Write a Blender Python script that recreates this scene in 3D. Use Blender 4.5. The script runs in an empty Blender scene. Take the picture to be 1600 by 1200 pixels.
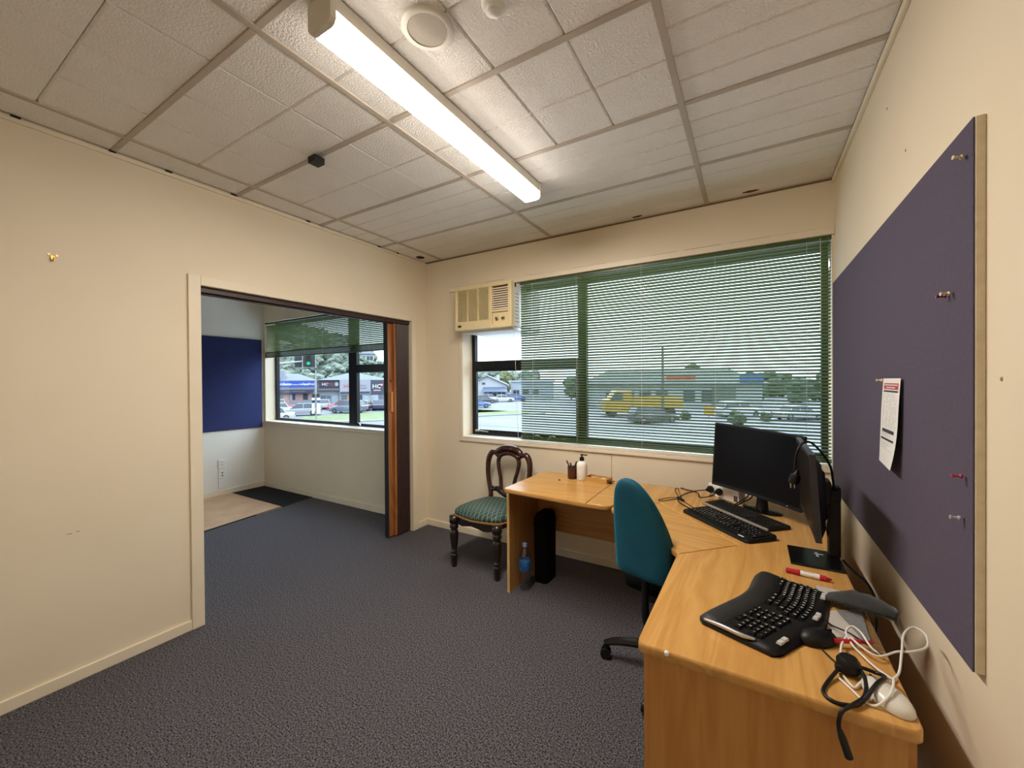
import bpy, bmesh, math, random
from mathutils import Vector, Matrix, noise
S = bpy.context.scene
C = S.collection
random.seed(7)
PI = math.pi
R_ = math.radians

# ------------------------------------------------------------------ camera, sky, exposure
YAW, PITCH, ROLL, FPX = 0.5381, 0.0071, -0.0073, 627.09
_F = Vector((-math.sin(YAW), math.cos(YAW), 0)); _R = Vector((math.cos(YAW), math.sin(YAW), 0)); _U = Vector((0, 0, 1))
_F2 = _F*math.cos(PITCH) - _U*math.sin(PITCH); _U2 = _U*math.cos(PITCH) + _F*math.sin(PITCH)
_R3 = _R*math.cos(ROLL) + _U2*math.sin(ROLL); _U3 = _U2*math.cos(ROLL) - _R*math.sin(ROLL)
cd = bpy.data.cameras.new('camera'); cam = bpy.data.objects.new('camera', cd); C.objects.link(cam)
cd.sensor_width = 36; cd.lens = FPX*36/1600; cd.clip_start = 0.02; cd.clip_end = 2000
cam.matrix_world = Matrix(((_R3.x, _U3.x, -_F2.x, 0), (_R3.y, _U3.y, -_F2.y, 0), (_R3.z, _U3.z, -_F2.z, 1.45), (0, 0, 0, 1)))
S.camera = cam
S.view_settings.view_transform = 'Standard'; S.view_settings.look = 'None'
S.view_settings.gamma = 1; S.view_settings.use_curve_mapping = False
S.view_settings.exposure = 0.0
LAMP_STRENGTH = 117.0
# overcast sky: brighter overhead than at the horizon, the same all round
W = bpy.data.worlds.new('overcast_sky'); S.world = W; W.use_nodes = True
nt = W.node_tree; nt.nodes.clear()
n_tc = nt.nodes.new('ShaderNodeTexCoord'); n_sep = nt.nodes.new('ShaderNodeSeparateXYZ')
n_map = nt.nodes.new('ShaderNodeMapRange'); n_bg = nt.nodes.new('ShaderNodeBackground'); n_out = nt.nodes.new('ShaderNodeOutputWorld')
n_map.inputs['From Min'].default_value = 0; n_map.inputs['From Max'].default_value = 1
n_map.inputs['To Min'].default_value = 3.3; n_map.inputs['To Max'].default_value = 9.8
n_bg.inputs['Color'].default_value = (0.72, 0.855, 1.0, 1)
nt.links.new(n_tc.outputs['Generated'], n_sep.inputs[0]); nt.links.new(n_sep.outputs['Z'], n_map.inputs['Value'])
nt.links.new(n_map.outputs[0], n_bg.inputs['Strength']); nt.links.new(n_bg.outputs[0], n_out.inputs['Surface'])

# ------------------------------------------------------------------ helpers
def lin(r, g, b):
    f = lambda c: (c/255/12.92) if c <= 10.3 else ((c/255+0.055)/1.055)**2.4
    return (f(r), f(g), f(b), 1)

_mats = {}
def mat(name, col, rough=0.6, metal=0.0, col2=None, nscale=8.0, bump=0.0, bscale=60.0, spec=0.5, stretch=None, detail=3.0, sheen=0.0, emit=None, estr=0.0, contrast=(0.3, 0.7), coat=0.0, bdist=0.004):
    if name in _mats: return _mats[name]
    m = bpy.data.materials.new(name); m.use_nodes = True
    t = m.node_tree; b = t.nodes['Principled BSDF']
    b.inputs['Base Color'].default_value = col; b.inputs['Roughness'].default_value = rough; b.inputs['Metallic'].default_value = metal
    b.inputs['Specular IOR Level'].default_value = spec
    if sheen: b.inputs['Sheen Weight'].default_value = sheen; b.inputs['Sheen Roughness'].default_value = 0.4
    if coat: b.inputs['Coat Weight'].default_value = coat
    if emit: b.inputs['Emission Color'].default_value = emit; b.inputs['Emission Strength'].default_value = estr
    if col2 or bump:
        tc = t.nodes.new('ShaderNodeTexCoord'); mp = t.nodes.new('ShaderNodeMapping')
        t.links.new(tc.outputs['Object'], mp.inputs[0])
        if stretch: mp.inputs['Scale'].default_value = stretch
    if col2:
        nz = t.nodes.new('ShaderNodeTexNoise'); nz.inputs['Scale'].default_value = nscale; nz.inputs['Detail'].default_value = detail
        rp = t.nodes.new('ShaderNodeValToRGB')
        rp.color_ramp.elements[0].position = contrast[0]; rp.color_ramp.elements[1].position = contrast[1]
        rp.color_ramp.elements[0].color = col; rp.color_ramp.elements[1].color = col2
        t.links.new(mp.outputs[0], nz.inputs['Vector']); t.links.new(nz.outputs['Fac'], rp.inputs[0]); t.links.new(rp.outputs[0], b.inputs['Base Color'])
    if bump:
        nb = t.nodes.new('ShaderNodeTexNoise'); nb.inputs['Scale'].default_value = bscale; nb.inputs['Detail'].default_value = 3
        bp = t.nodes.new('ShaderNodeBump'); bp.inputs['Strength'].default_value = bump; bp.inputs['Distance'].default_value = bdist
        t.links.new(mp.outputs[0], nb.inputs['Vector']); t.links.new(nb.outputs['Fac'], bp.inputs['Height']); t.links.new(bp.outputs[0], b.inputs['Normal'])
    _mats[name] = m
    return m

def wood(name, c1, c2, ang, rough=0.27, scale=1.0, vertical=False):
    """laminate with long grain; ang = plan direction of the grain in degrees"""
    m = bpy.data.materials.new(name); m.use_nodes = True; t = m.node_tree; b = t.nodes['Principled BSDF']
    tc = t.nodes.new('ShaderNodeTexCoord'); mp = t.nodes.new('ShaderNodeMapping'); mp2 = t.nodes.new('ShaderNodeMapping')
    if not vertical:
        mp.inputs['Rotation'].default_value = (0, 0, -R_(ang)); mp2.inputs['Scale'].default_value = (0.55, 6.0, 6.0)
    else:
        mp2.inputs['Scale'].default_value = (6.0, 6.0, 0.55)
    nz = t.nodes.new('ShaderNodeTexNoise'); nz.inputs['Scale'].default_value = 1.6*scale; nz.inputs['Detail'].default_value = 2; nz.inputs['Distortion'].default_value = 0.6
    ma = t.nodes.new('ShaderNodeMath'); ma.operation = 'MULTIPLY'; ma.inputs[1].default_value = 11
    fr = t.nodes.new('ShaderNodeMath'); fr.operation = 'PINGPONG'; fr.inputs[1].default_value = 1.0
    fine = t.nodes.new('ShaderNodeTexNoise'); fine.inputs['Scale'].default_value = 22; fine.inputs['Detail'].default_value = 4
    mx = t.nodes.new('ShaderNodeMix'); mx.data_type = 'FLOAT'; mx.inputs[0].default_value = 0.5
    rp = t.nodes.new('ShaderNodeValToRGB'); rp.color_ramp.elements[0].color = c1; rp.color_ramp.elements[1].color = c2
    rp.color_ramp.elements[0].position = 0.15; rp.color_ramp.elements[1].position = 0.85
    L = t.links.new
    L(tc.outputs['Object'], mp.inputs[0]); L(mp.outputs[0], mp2.inputs[0]); L(mp2.outputs[0], nz.inputs['Vector']); L(mp2.outputs[0], fine.inputs['Vector'])
    L(nz.outputs['Fac'], ma.inputs[0]); L(ma.outputs[0], fr.inputs[0]); L(fr.outputs[0], mx.inputs[2]); L(fine.outputs['Fac'], mx.inputs[3])
    L(mx.outputs[0], rp.inputs[0]); L(rp.outputs[0], b.inputs['Base Color'])
    b.inputs['Roughness'].default_value = rough
    return m

def glassmat(name, tint=(1, 1, 1, 1), refl=0.06, rough=0.0):
    m = bpy.data.materials.new(name); m.use_nodes = True; t = m.node_tree; t.nodes.clear()
    o = t.nodes.new('ShaderNodeOutputMaterial'); mx = t.nodes.new('ShaderNodeMixShader'); tr = t.nodes.new('ShaderNodeBsdfTransparent'); gl = t.nodes.new('ShaderNodeBsdfGlossy')
    lw = t.nodes.new('ShaderNodeLayerWeight'); pw_ = t.nodes.new('ShaderNodeMath'); pw_.operation = 'POWER'; pw_.inputs[1].default_value = 5.0
    fr = t.nodes.new('ShaderNodeMath'); fr.operation = 'MULTIPLY_ADD'; fr.inputs[1].default_value = 0.6; fr.inputs[2].default_value = refl*0.5
    t.links.new(lw.outputs['Facing'], pw_.inputs[0]); t.links.new(pw_.outputs[0], fr.inputs[0])
    tr.inputs[0].default_value = tint; gl.inputs['Roughness'].default_value = rough
    t.links.new(fr.outputs[0], mx.inputs[0]); t.links.new(tr.outputs[0], mx.inputs[1]); t.links.new(gl.outputs[0], mx.inputs[2]); t.links.new(mx.outputs[0], o.inputs[0])
    return m

def mw(o):
    m = o.matrix_basis.copy()
    if o.parent: m = mw(o.parent) @ o.matrix_parent_inverse @ m
    return m

def tag(o, label=None, cat=None, group=None, kind=None):
    if label: o['label'] = label
    if cat: o['category'] = cat
    if group: o['group'] = group
    if kind: o['kind'] = kind
    return o

def thing(name, label, cat, loc=(0, 0, 0), rotz=0, group=None, kind=None):
    o = bpy.data.objects.new(name, None); C.objects.link(o); o.empty_display_size = 0.1
    o.location = loc; o.rotation_euler = (0, 0, rotz)
    o.matrix_basis = Matrix.Translation(loc) @ Matrix.Rotation(rotz, 4, 'Z')
    return tag(o, label, cat, group, kind)

def obj(name, bm, m, parent=None, local=False, smooth=False, kind=None, label=None):
    """link a bmesh as one object; coordinates are world ones unless local"""
    me = bpy.data.meshes.new(name); bmesh.ops.recalc_face_normals(bm, faces=bm.faces[:]); bm.to_mesh(me); bm.free()
    for mm in (m if isinstance(m, (list, tuple)) else [m]): me.materials.append(mm)
    if smooth:
        me.polygons.foreach_set('use_smooth', [True]*len(me.polygons))
        if smooth != 'all': me.set_sharp_from_angle(angle=R_(40))
    return link(name, me, parent, local, kind, label)

def link(name, me, parent=None, local=False, kind=None, label=None):
    o = bpy.data.objects.new(name, me); C.objects.link(o)
    if parent:
        o.parent = parent
        if not local: o.matrix_parent_inverse = mw(parent).inverted()
    if kind: o['kind'] = kind
    if label: o['label'] = label
    return o

def copy_tree(o, parent=None):
    c = o.copy(); C.objects.link(c); c.parent = parent
    if parent: c.matrix_parent_inverse = o.matrix_parent_inverse
    for ch in [x for x in o.children]: copy_tree(ch, c)
    return c

def B(): return bmesh.new()

def box(bm, x0, x1, y0, y1, z0, z1, bev=0.0, seg=2, M=None, mi=0):
    x0, x1 = min(x0, x1), max(x0, x1); y0, y1 = min(y0, y1), max(y0, y1); z0, z1 = min(z0, z1), max(z0, z1)
    r = bmesh.ops.create_cube(bm, size=1.0); vs = r['verts']
    for v in vs: v.co = Vector(((x0+x1)/2 + v.co.x*(x1-x0), (y0+y1)/2 + v.co.y*(y1-y0), (z0+z1)/2 + v.co.z*(z1-z0)))
    fs = list({f for v in vs for f in v.link_faces})
    if bev:
        es = list({e for v in vs for e in v.link_edges})
        g = bmesh.ops.bevel(bm, geom=es, offset=bev, segments=seg, affect='EDGES', profile=0.5)
        vs = list({v for f in g['faces'] for v in f.verts} | {v for v in vs if v.is_valid}); fs = list({f for v in vs for f in v.link_faces})
    if M is not None:
        for v in vs: v.co = M @ v.co
    for f in fs: f.material_index = mi
    return vs

def prism(bm, pts, z0, z1, M=None, mi=0):
    a = [bm.verts.new((x, y, z0)) for x, y in pts]; b = [bm.verts.new((x, y, z1)) for x, y in pts]
    n = len(pts); fs = [bm.faces.new(a[::-1]), bm.faces.new(b)]
    for i in range(n): fs.append(bm.faces.new((a[i], a[(i+1) % n], b[(i+1) % n], b[i])))
    for f in fs: f.material_index = mi
    if M is not None:
        for v in a+b: v.co = M @ v.co
    return a+b

def rounded_slab(bm, pts, z0, z1, r=0.012):
    """worktop: outline with softened top and bottom edges"""
    prof = [(0.0, r), (r*0.3, r*0.3), (r, 0.0)]
    def inset(d):
        n = len(pts); out = []
        for i in range(n):
            p, q, s = Vector(pts[i-1]), Vector(pts[i]), Vector(pts[(i+1) % n])
            d1 = (q-p).normalized(); d2 = (s-q).normalized(); n1 = Vector((-d1.y, d1.x)); n2 = Vector((-d2.y, d2.x))
            k = (n1+n2); k = k/max(1e-6, k.length_squared)*2
            out.append(q + k*d*0.5*1.0 if k.length < 6 else q+n1*d)
        return out
    rings = []
    for ins, dz in [(r, 0), (r*0.3, r*0.3), (0, r)]: rings.append([(p.x, p.y, z0+dz) for p in inset(ins)])
    for ins, dz in [(0, r), (r*0.3, r*0.3), (r, 0)]: rings.append([(p.x, p.y, z1-dz) for p in inset(ins)])
    loft(bm, rings)

def loft(bm, rings, cap=True, closed=True, mi=0):
    vv = [[bm.verts.new(p) for p in r] for r in rings]; n = len(rings[0]); fs = []
    for a, b in zip(vv, vv[1:]):
        for i in range(n if closed else n-1):
            j = (i+1) % n; fs.append(bm.faces.new((a[i], a[j], b[j], b[i])))
    if cap and closed: fs.append(bm.faces.new(vv[0][::-1])); fs.append(bm.faces.new(vv[-1]))
    for f in fs: f.material_index = mi
    return vv

def lathe(bm, prof, c=(0, 0, 0), seg=16, M=None, mi=0):
    rings = [[(c[0]+max(r, 1e-4)*math.cos(2*PI*i/seg), c[1]+max(r, 1e-4)*math.sin(2*PI*i/seg), c[2]+z) for i in range(seg)] for r, z in prof]
    vv = loft(bm, rings, mi=mi)
    if M is not None:
        for r in vv:
            for v in r: v.co = M @ v.co

def smooth_pts(pts, k=6, closed=False):
    P = [Vector(p) for p in pts]; n = len(P); out = []
    for i in range(n if closed else n-1):
        p0 = P[(i-1) % n] if closed or i > 0 else P[0]; p1 = P[i]; p2 = P[(i+1) % n]; p3 = P[(i+2) % n] if closed or i+2 < n else P[-1]
        for j in range(k):
            t = j/k
            out.append(0.5*((2*p1) + (-p0+p2)*t + (2*p0-5*p1+4*p2-p3)*t*t + (-p0+3*p1-3*p2+p3)*t**3))
    if not closed: out.append(P[-1])
    return out

def tube(bm, pts, r, seg=8, k=6, flat=None, smooth=True, mi=0, M=None):
    """r: number or list per control point; flat=(axis, factor) squeezes the section"""
    P = smooth_pts(pts, k) if smooth else [Vector(p) for p in pts]
    n = len(P); m = len(pts)
    rr = [r]*n if not isinstance(r, (list, tuple)) else [r[min(m-1, int(i/(n-1)*(m-1)))]*(1-((i/(n-1)*(m-1)) % 1)) + r[min(m-1, int(i/(n-1)*(m-1))+1)]*((i/(n-1)*(m-1)) % 1) for i in range(n)]
    t0 = (P[1]-P[0]).normalized(); up = Vector((0, 0, 1)) if abs(t0.z) < 0.9 else Vector((1, 0, 0))
    nrm = t0.cross(up).normalized(); rings = []
    for i in range(n):
        t = (P[min(i+1, n-1)]-P[max(i-1, 0)]).normalized()
        nrm = (nrm - t*nrm.dot(t)).normalized(); bn = t.cross(nrm)
        ring = []
        for j in range(seg):
            o = nrm*math.cos(2*PI*j/seg)*rr[i] + bn*math.sin(2*PI*j/seg)*rr[i]
            if flat: o = Vector([o[a]*(flat[1] if a == flat[0] else 1) for a in range(3)])
            ring.append(P[i]+o)
        rings.append(ring)
    vv = loft(bm, rings, mi=mi)
    if M is not None:
        for q in vv:
            for v in q: v.co = M @ v.co

def text_mesh(s, size, M, extrude=0.0, align='CENTER'):
    cu = bpy.data.curves.new('t', 'FONT'); cu.body = s; cu.size = size; cu.extrude = extrude; cu.align_x = align; cu.align_y = 'CENTER'; cu.resolution_u = 2
    o = bpy.data.objects.new('t', cu); C.objects.link(o)
    dg = bpy.context.evaluated_depsgraph_get(); me = bpy.data.meshes.new_from_object(o.evaluated_get(dg))
    bpy.data.objects.remove(o); bpy.data.curves.remove(cu)
    me.transform(M)
    return me

def text(name, s, size, M, m, parent, extrude=0.0, align='CENTER', local=False):
    me = text_mesh(s, size, M, extrude, align); me.materials.clear(); me.materials.append(m)
    me.name = name
    return link(name, me, parent, local)

def bars(bm, p, q, w, h):  # straight bar of rectangular section between points
    p, q = Vector(p), Vector(q); d = (q-p); L = d.length; d.normalize()
    s = d.cross(Vector((0, 0, 1)) if abs(d.z) < 0.95 else Vector((1, 0, 0))).normalized(); u = s.cross(d)
    loft(bm, [[c+s*w/2*a+u*h/2*b for a, b in ((-1, -1), (1, -1), (1, 1), (-1, 1))] for c in (p, q)])

# ------------------------------------------------------------------ materials
cream = mat('cream_paint', lin(230, 216, 190), 0.62, col2=lin(235, 222, 197), nscale=1.6, bump=0.05, bscale=140)
creamtrim = mat('cream_gloss_trim', lin(236, 224, 200), 0.42, col2=lin(231, 218, 193), nscale=5)
whitetrim = mat('white_gloss_paint', lin(232, 226, 214), 0.4, col2=lin(222, 214, 200), nscale=6)
tilem = mat('ceiling_tile_face', lin(250, 246, 240), 0.85, col2=lin(244, 239, 231), nscale=3, bump=1.0, bscale=120, bdist=0.009)
teem = mat('ceiling_rail_paint', lin(194, 182, 166), 0.55, col2=lin(184, 171, 155), nscale=6)
carpet = mat('charcoal_loop_carpet', lin(33, 32, 36), 0.95, col2=lin(132, 128, 134), nscale=150, detail=2.5, bump=1.0, bscale=190, spec=0.1, contrast=(0.36, 0.74))
darkcarpet = mat('dark_carpet_strip', lin(28, 29, 31), 0.95, col2=lin(52, 53, 55), nscale=220, bump=0.8, bscale=240, spec=0.1)
tanmat = mat('tan_backing', lin(196, 160, 126), 0.85, col2=lin(182, 146, 114), nscale=5, bump=0.15, bscale=300)
blackrub = mat('black_rubber', lin(22, 22, 23), 0.7)
black = mat('black_plastic', lin(15, 14, 15), 0.45, col2=lin(20, 19, 20), nscale=40, spec=0.35)
blackgloss = mat('black_gloss_plastic', lin(12, 12, 13), 0.18)
screenm = mat('dark_screen', lin(10, 9, 11), 0.3, spec=0.12)
alum = mat('black_aluminium', lin(16, 17, 19), 0.35, metal=0.3)
glass = glassmat('window_glass', (0.97, 0.985, 0.98, 1), 0.055)
clear = glassmat('clear_plastic', (0.80, 0.83, 0.86, 1), 0.24, 0.06)
tinted = glassmat('brown_tinted_plastic', (0.28, 0.14, 0.08, 1), 0.06, 0.08)
W1, W2 = lin(210, 162, 94), lin(190, 138, 73)
wood_x = wood('beech_laminate_lengthways', W1, W2, 2); wood_y = wood('beech_laminate_along_wing', W1, W2, 88); wood_d = wood('beech_laminate_diagonal', W1, W2, -15)
wood_v = wood('beech_laminate_upright', lin(206, 152, 88), lin(186, 130, 68), 0, vertical=True, rough=0.4)
wood_m = wood('beech_modesty_board', lin(196, 142, 80), lin(176, 120, 62), 2, rough=0.4)
edgem = mat('pale_edge_band', lin(226, 184, 128), 0.35, col2=lin(214, 168, 110), nscale=12)
orangewood = wood('orange_stained_timber', lin(172, 112, 60), lin(138, 82, 42), 0, vertical=True, rough=0.3)
brownvinyl = mat('dark_brown_vinyl', lin(62, 40, 34), 0.45, col2=lin(52, 33, 28), nscale=30)
mahog = mat('dark_mahogany', lin(64, 30, 20), 0.25, col2=lin(42, 19, 14), nscale=14, stretch=(4, 4, 0.6), coat=0.3)
ebony = mat('blackened_timber', lin(26, 18, 16), 0.28, col2=lin(34, 22, 18), nscale=20, coat=0.3)
gold = mat('dull_gold_braid', lin(150, 112, 66), 0.6)
velvet = mat('teal_velvet', lin(0, 72, 96), 0.8, col2=lin(0, 86, 110), nscale=7, sheen=0.35, bump=0.12, bscale=22)
_mats['teal_velvet'].node_tree.nodes['Principled BSDF'].inputs['Sheen Tint'].default_value = lin(20, 190, 215)
green_slat = mat('green_slat_enamel', lin(98, 118, 66), 0.36)
green_rail = mat('dark_green_rail', lin(66, 88, 44), 0.4)
white = mat('white_plastic', lin(236, 234, 228), 0.4)
cordw = mat('white_cord', lin(228, 226, 220), 0.55)
offwhite = mat('yellowed_plastic', lin(232, 214, 170), 0.45, col2=lin(224, 204, 156), nscale=4)
offdark = mat('grille_recess', lin(96, 78, 52), 0.8)
metal = mat('bright_steel', lin(196, 196, 198), 0.28, metal=1.0)
brass = mat('brass', lin(200, 160, 86), 0.3, metal=1.0)
boardm2 = mat('day_tinted_navy_felt', lin(50, 56, 96), 0.92, col2=lin(58, 64, 106), nscale=90, bump=0.35, bscale=420, spec=0.1)  # blue cast of the window daylight is put into this felt colour
boardm = mat('navy_felt', lin(86, 79, 97), 0.92, col2=lin(92, 85, 103), nscale=90, sheen=0.1, bump=0.35, bscale=420, spec=0.1)
boardedge = mat('pinboard_core', lin(226, 214, 188), 0.9, col2=lin(214, 200, 172), nscale=40)
paper = mat('white_paper', lin(238, 236, 232), 0.7)
red = mat('red_plastic', lin(188, 28, 54), 0.35)
darkgrey = mat('charcoal_cloth', lin(48, 48, 47), 0.85, col2=lin(38, 38, 37), nscale=60, sheen=0.3, bump=0.2, bscale=300)
silver = mat('silver_plastic', lin(188, 186, 184), 0.3, metal=0.6)
legend = mat('white_key_print', lin(245, 245, 245), 0.6)
ink = mat('dark_print', lin(52, 50, 62), 0.7)
inkgrey = mat('grey_print', lin(176, 174, 176), 0.7)
inkred = mat('red_print', lin(186, 66, 72), 0.7)
holem = mat('dark_hole', lin(8, 7, 7), 0.9)

XL, XR, YW, ZC = -2.838, 0.429, 3.058, 2.651
X2, YB = -5.90, -0.75      # far wall of the next room, wall behind the camera
YO = 3.26                  # outer face of the window wall

# ------------------------------------------------------------------ the room shell
bm = B(); box(bm, X2-0.12, XR+0.12, YB-0.12, YO, -0.15, 0)
floor = obj('floor', bm, carpet, kind='structure'); tag(floor, 'charcoal flecked loop-pile carpet floor of both rooms', 'floor')

ceil = thing('ceiling', 'grid ceiling of textured grooved off-white tiles in grey rails', 'ceiling', (0, 0, ZC), kind='structure')
bm = B(); box(bm, X2-0.12, XR+0.12, YB-0.12, YO, ZC+0.03, ZC+0.15); obj('ceiling_slab', bm, tilem, ceil)
GX = [XL, -2.62, -1.44, -0.26, XR]; GY = [YB, -0.435, 0.15, 0.735, 1.318, 1.90, 2.485, YW]
def tile_mesh(w, d, nx, ny, name):
    bm = B(); g = 0.0075; box(bm, 0, w, 0, d, 0.0125, 0.02)
    for i in range(nx):
        for j in range(ny):
            x0, x1, y0, y1 = w*i/nx, w*(i+1)/nx, d*j/ny, d*(j+1)/ny
            loft(bm, [[(x0+g, y0+g, 0.0), (x1-g, y0+g, 0.0), (x1-g, y1-g, 0.0), (x0+g, y1-g, 0.0)],
                      [(x0+.0008, y0+.0008, 0.0075), (x1-.0008, y0+.0008, 0.0075), (x1-.0008, y1-.0008, 0.0075), (x0+.0008, y1-.0008, 0.0075)],
                      [(x0+.0008, y0+.0008, 0.0125), (x1-.0008, y0+.0008, 0.0125), (x1-.0008, y1-.0008, 0.0125), (x0+.0008, y1-.0008, 0.0125)]])
    bmesh.ops.recalc_face_normals(bm, faces=bm.faces[:])
    me = bpy.data.meshes.new(name); bm.to_mesh(me); bm.free(); me.materials.append(tilem); return me
_tm = {}
for i in range(4):
    for j in range(7):
        w, d = GX[i+1]-GX[i]-0.012, GY[j+1]-GY[j]-0.012
        strip = i == 3 or j >= 5
        n = (1, 4) if strip else ((4, 2) if i in (1, 2) else (1, 1))
        key = (round(w, 3), round(d, 3), n)
        if key not in _tm: _tm[key] = tile_mesh(w, d, n[0], n[1], 'ceiling_tile')
        o = link('ceiling_tile', _tm[key], ceil, True)
        o.location = (GX[i]+0.006, GY[j]+0.006, 0.004)
for x in GX[1:-1]:
    bm = B(); box(bm, x-0.013, x+0.013, YB, YW, ZC-0.002, ZC+0.006, 0.0015, 1); box(bm, x-0.002, x+0.002, YB, YW, ZC+0.006, ZC+0.03); obj('ceiling_rail', bm, teem, ceil)
for i in range(4):
    for y in GY[1:-1]:
        x0 = GX[i]+(0.013 if i else 0); x1 = GX[i+1]-(0.013 if i < 3 else 0)
        bm = B(); box(bm, x0, x1, y-0.012, y+0.012, ZC-0.0015, ZC+0.006, 0.0015, 1); obj('ceiling_rail', bm, teem, ceil)

OY0, OY1, OZ = 1.112, 2.845, 2.037     # opening to the next room
bm = B()
box(bm, XL-0.11, XL, YB, OY0, 0, ZC+0.03); box(bm, XL-0.11, XL, OY1, YW, 0, ZC+0.03); box(bm, XL-0.11, XL, OY0, OY1, OZ, ZC+0.03)
wl = obj('wall_left', bm, cream, kind='structure'); tag(wl, 'cream painted wall with a wide opening to the next room', 'wall')
bm = B(); box(bm, XR, XR+0.12, YB, YO, 0, ZC+0.03); tag(obj('wall_right', bm, cream, kind='structure'), 'cream painted wall behind the navy pinboard', 'wall')
bm = B(); box(bm, X2-0.12, XR+0.12, YB-0.12, YB, 0, ZC+0.03); tag(obj('wall_front', bm, cream, kind='structure'), 'cream wall behind the camera', 'wall')
V0, V1, VZ0, VZ1 = -0.45, 0.95, 0.92, 2.25     # unseen side window added to let daylight into the next room
bm = B(); box(bm, X2-0.12, X2, YB, V0, 0, ZC+0.03); box(bm, X2-0.12, X2, V1, YO, 0, ZC+0.03); box(bm, X2-0.12, X2, V0, V1, 0, VZ0); box(bm, X2-0.12, X2, V0, V1, VZ1, ZC+0.03); tag(obj('wall_far', bm, mat('pale_grey_cream_paint', lin(236, 232, 222), 0.6, col2=lin(240, 236, 227), nscale=2), kind='structure'), 'pale wall at the far side of the next room', 'wall')
# window wall with two openings
A0, A1, AZ0, AZ1 = -2.364, 0.416, 0.915, 2.315
N0, N1, NZ0, NZ1 = -5.85, -3.15, 0.905, 2.30
bm = B()
box(bm, X2, N0, YW, YO, 0, ZC+0.03); box(bm, N1, A0, YW, YO, 0, ZC+0.03); box(bm, A1, XR, YW, YO, 0, ZC+0.03)
box(bm, N0, N1, YW, YO, 0, NZ0); box(bm, N0, N1, YW, YO, NZ1, ZC+0.03); box(bm, A0, A1, YW, YO, AZ1, ZC+0.03)
box(bm, A0, A1, YW+0.01, YO, 0, AZ0)
wb = obj('wall_back', bm, cream, kind='structure'); tag(wb, 'cream window wall along both rooms', 'wall')
for x0, x1 in ((A0, -0.934), (-0.931, A1)):          # lining boards under the sill
    bm = B(); box(bm, x0, x1, YW, YW+0.0098, 0, AZ0); obj('lining_board', bm, cream, wb)
# scotia strips at the ceiling and skirtings
def trim(name, b, m=creamtrim, label=None): return tag(obj(name, b, m, kind='structure'), label, 'trim')
bm = B(); box(bm, XL, XL+0.012, YB, YW, ZC-0.026, ZC-0.004, 0.002, 1); trim('trim_1', bm, label='narrow cream ceiling strip along the left wall')
bm = B(); box(bm, XR-0.014, XR, YB, YW, ZC-0.030, ZC-0.004, 0.002, 1); trim('trim_2', bm, label='narrow cream ceiling strip along the right wall')
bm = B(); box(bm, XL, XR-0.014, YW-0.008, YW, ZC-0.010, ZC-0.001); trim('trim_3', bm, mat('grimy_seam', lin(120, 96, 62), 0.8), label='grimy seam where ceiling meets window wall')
bm = B(); box(bm, XL, XL+0.013, YB, 1.049, 0, 0.058, 0.003); trim('baseboard_left', bm, label='low cream skirting along the left wall')
bm = B(); box(bm, XL, XL+0.013, 2.905, YW, 0, 0.062, 0.003); trim('baseboard_corner', bm, label='short cream skirting beside the folding door')
bm = B(); box(bm, XL+0.013, XR, YW-0.013, YW, 0, 0.062, 0.003); trim('baseboard_back', bm, label='low cream skirting under the office window')
bm = B(); box(bm, XR-0.013, XR, YB, YW-0.013, 0, 0.062, 0.003); trim('baseboard_right', bm, label='low cream skirting along the pinboard wall')
bm = B(); box(bm, X2, X2+0.013, YB, YW, 0, 0.07, 0.003); trim('baseboard_far', bm, label='cream skirting on the far wall of next room')
bm = B(); box(bm, X2+0.013, XL-0.11, YW-0.013, YW, 0, 0.07, 0.003); trim('baseboard_next', bm, label='cream skirting below the window of next room')
# architrave of the opening
arch = thing('trim_4', 'cream architrave framing the opening to next room', 'trim', (XL, 1.08, 0), kind='structure')
for nm, a in (('architrave_post', (1.049, 1.112, 0, 2.096)), ('architrave_post', (2.846, 2.905, 0, 2.096)), ('architrave_head', (1.112, 2.846, 2.037, 2.096))):
    bm = B(); box(bm, XL, XL+0.016, a[0], a[1], a[2], a[3], 0.003); obj(nm, bm, creamtrim, arch)
bm = B(); box(bm, -2.93, -2.855, OY0, OY1, 2.002, 2.037, 0.003); box(bm, -2.905, -2.88, OY0, OY1, 1.992, 2.002)
trim('trim_5', bm, brownvinyl, label='dark brown head track over the opening')

stain = mat('rusty_stain', lin(92, 58, 34), 0.9)
for lab, x, y, w_ in (('rusty stain on the ceiling edge near the right corner', 0.0, 3.0, 0.035), ('rusty stain on the ceiling edge above the blind middle', -0.72, 3.02, 0.03)):
    bm = B(); random.seed(int(w_*1000)); prism(bm, [(x+w_*(1+0.5*random.random())*math.cos(2*PI*i/14), y+w_*0.45*(0.6+0.6*random.random())*math.sin(2*PI*i/14)) for i in range(14)], ZC+0.0022, ZC+0.0040); tag(obj('ceiling_stain', bm, stain), lab, 'stain')
tr1 = bpy.data.objects['trim_1']
for y, L in ((0.40, 0.03), (0.72, 0.025), (0.95, 0.03), (1.28, 0.035), (1.78, 0.03), (2.44, 0.03), (2.66, 0.025)):
    bm = B(); box(bm, XL+0.0125, XL+0.019, y, y+L, ZC-0.007, ZC-0.0005); obj('dark_gap', bm, holem, tr1)
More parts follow.
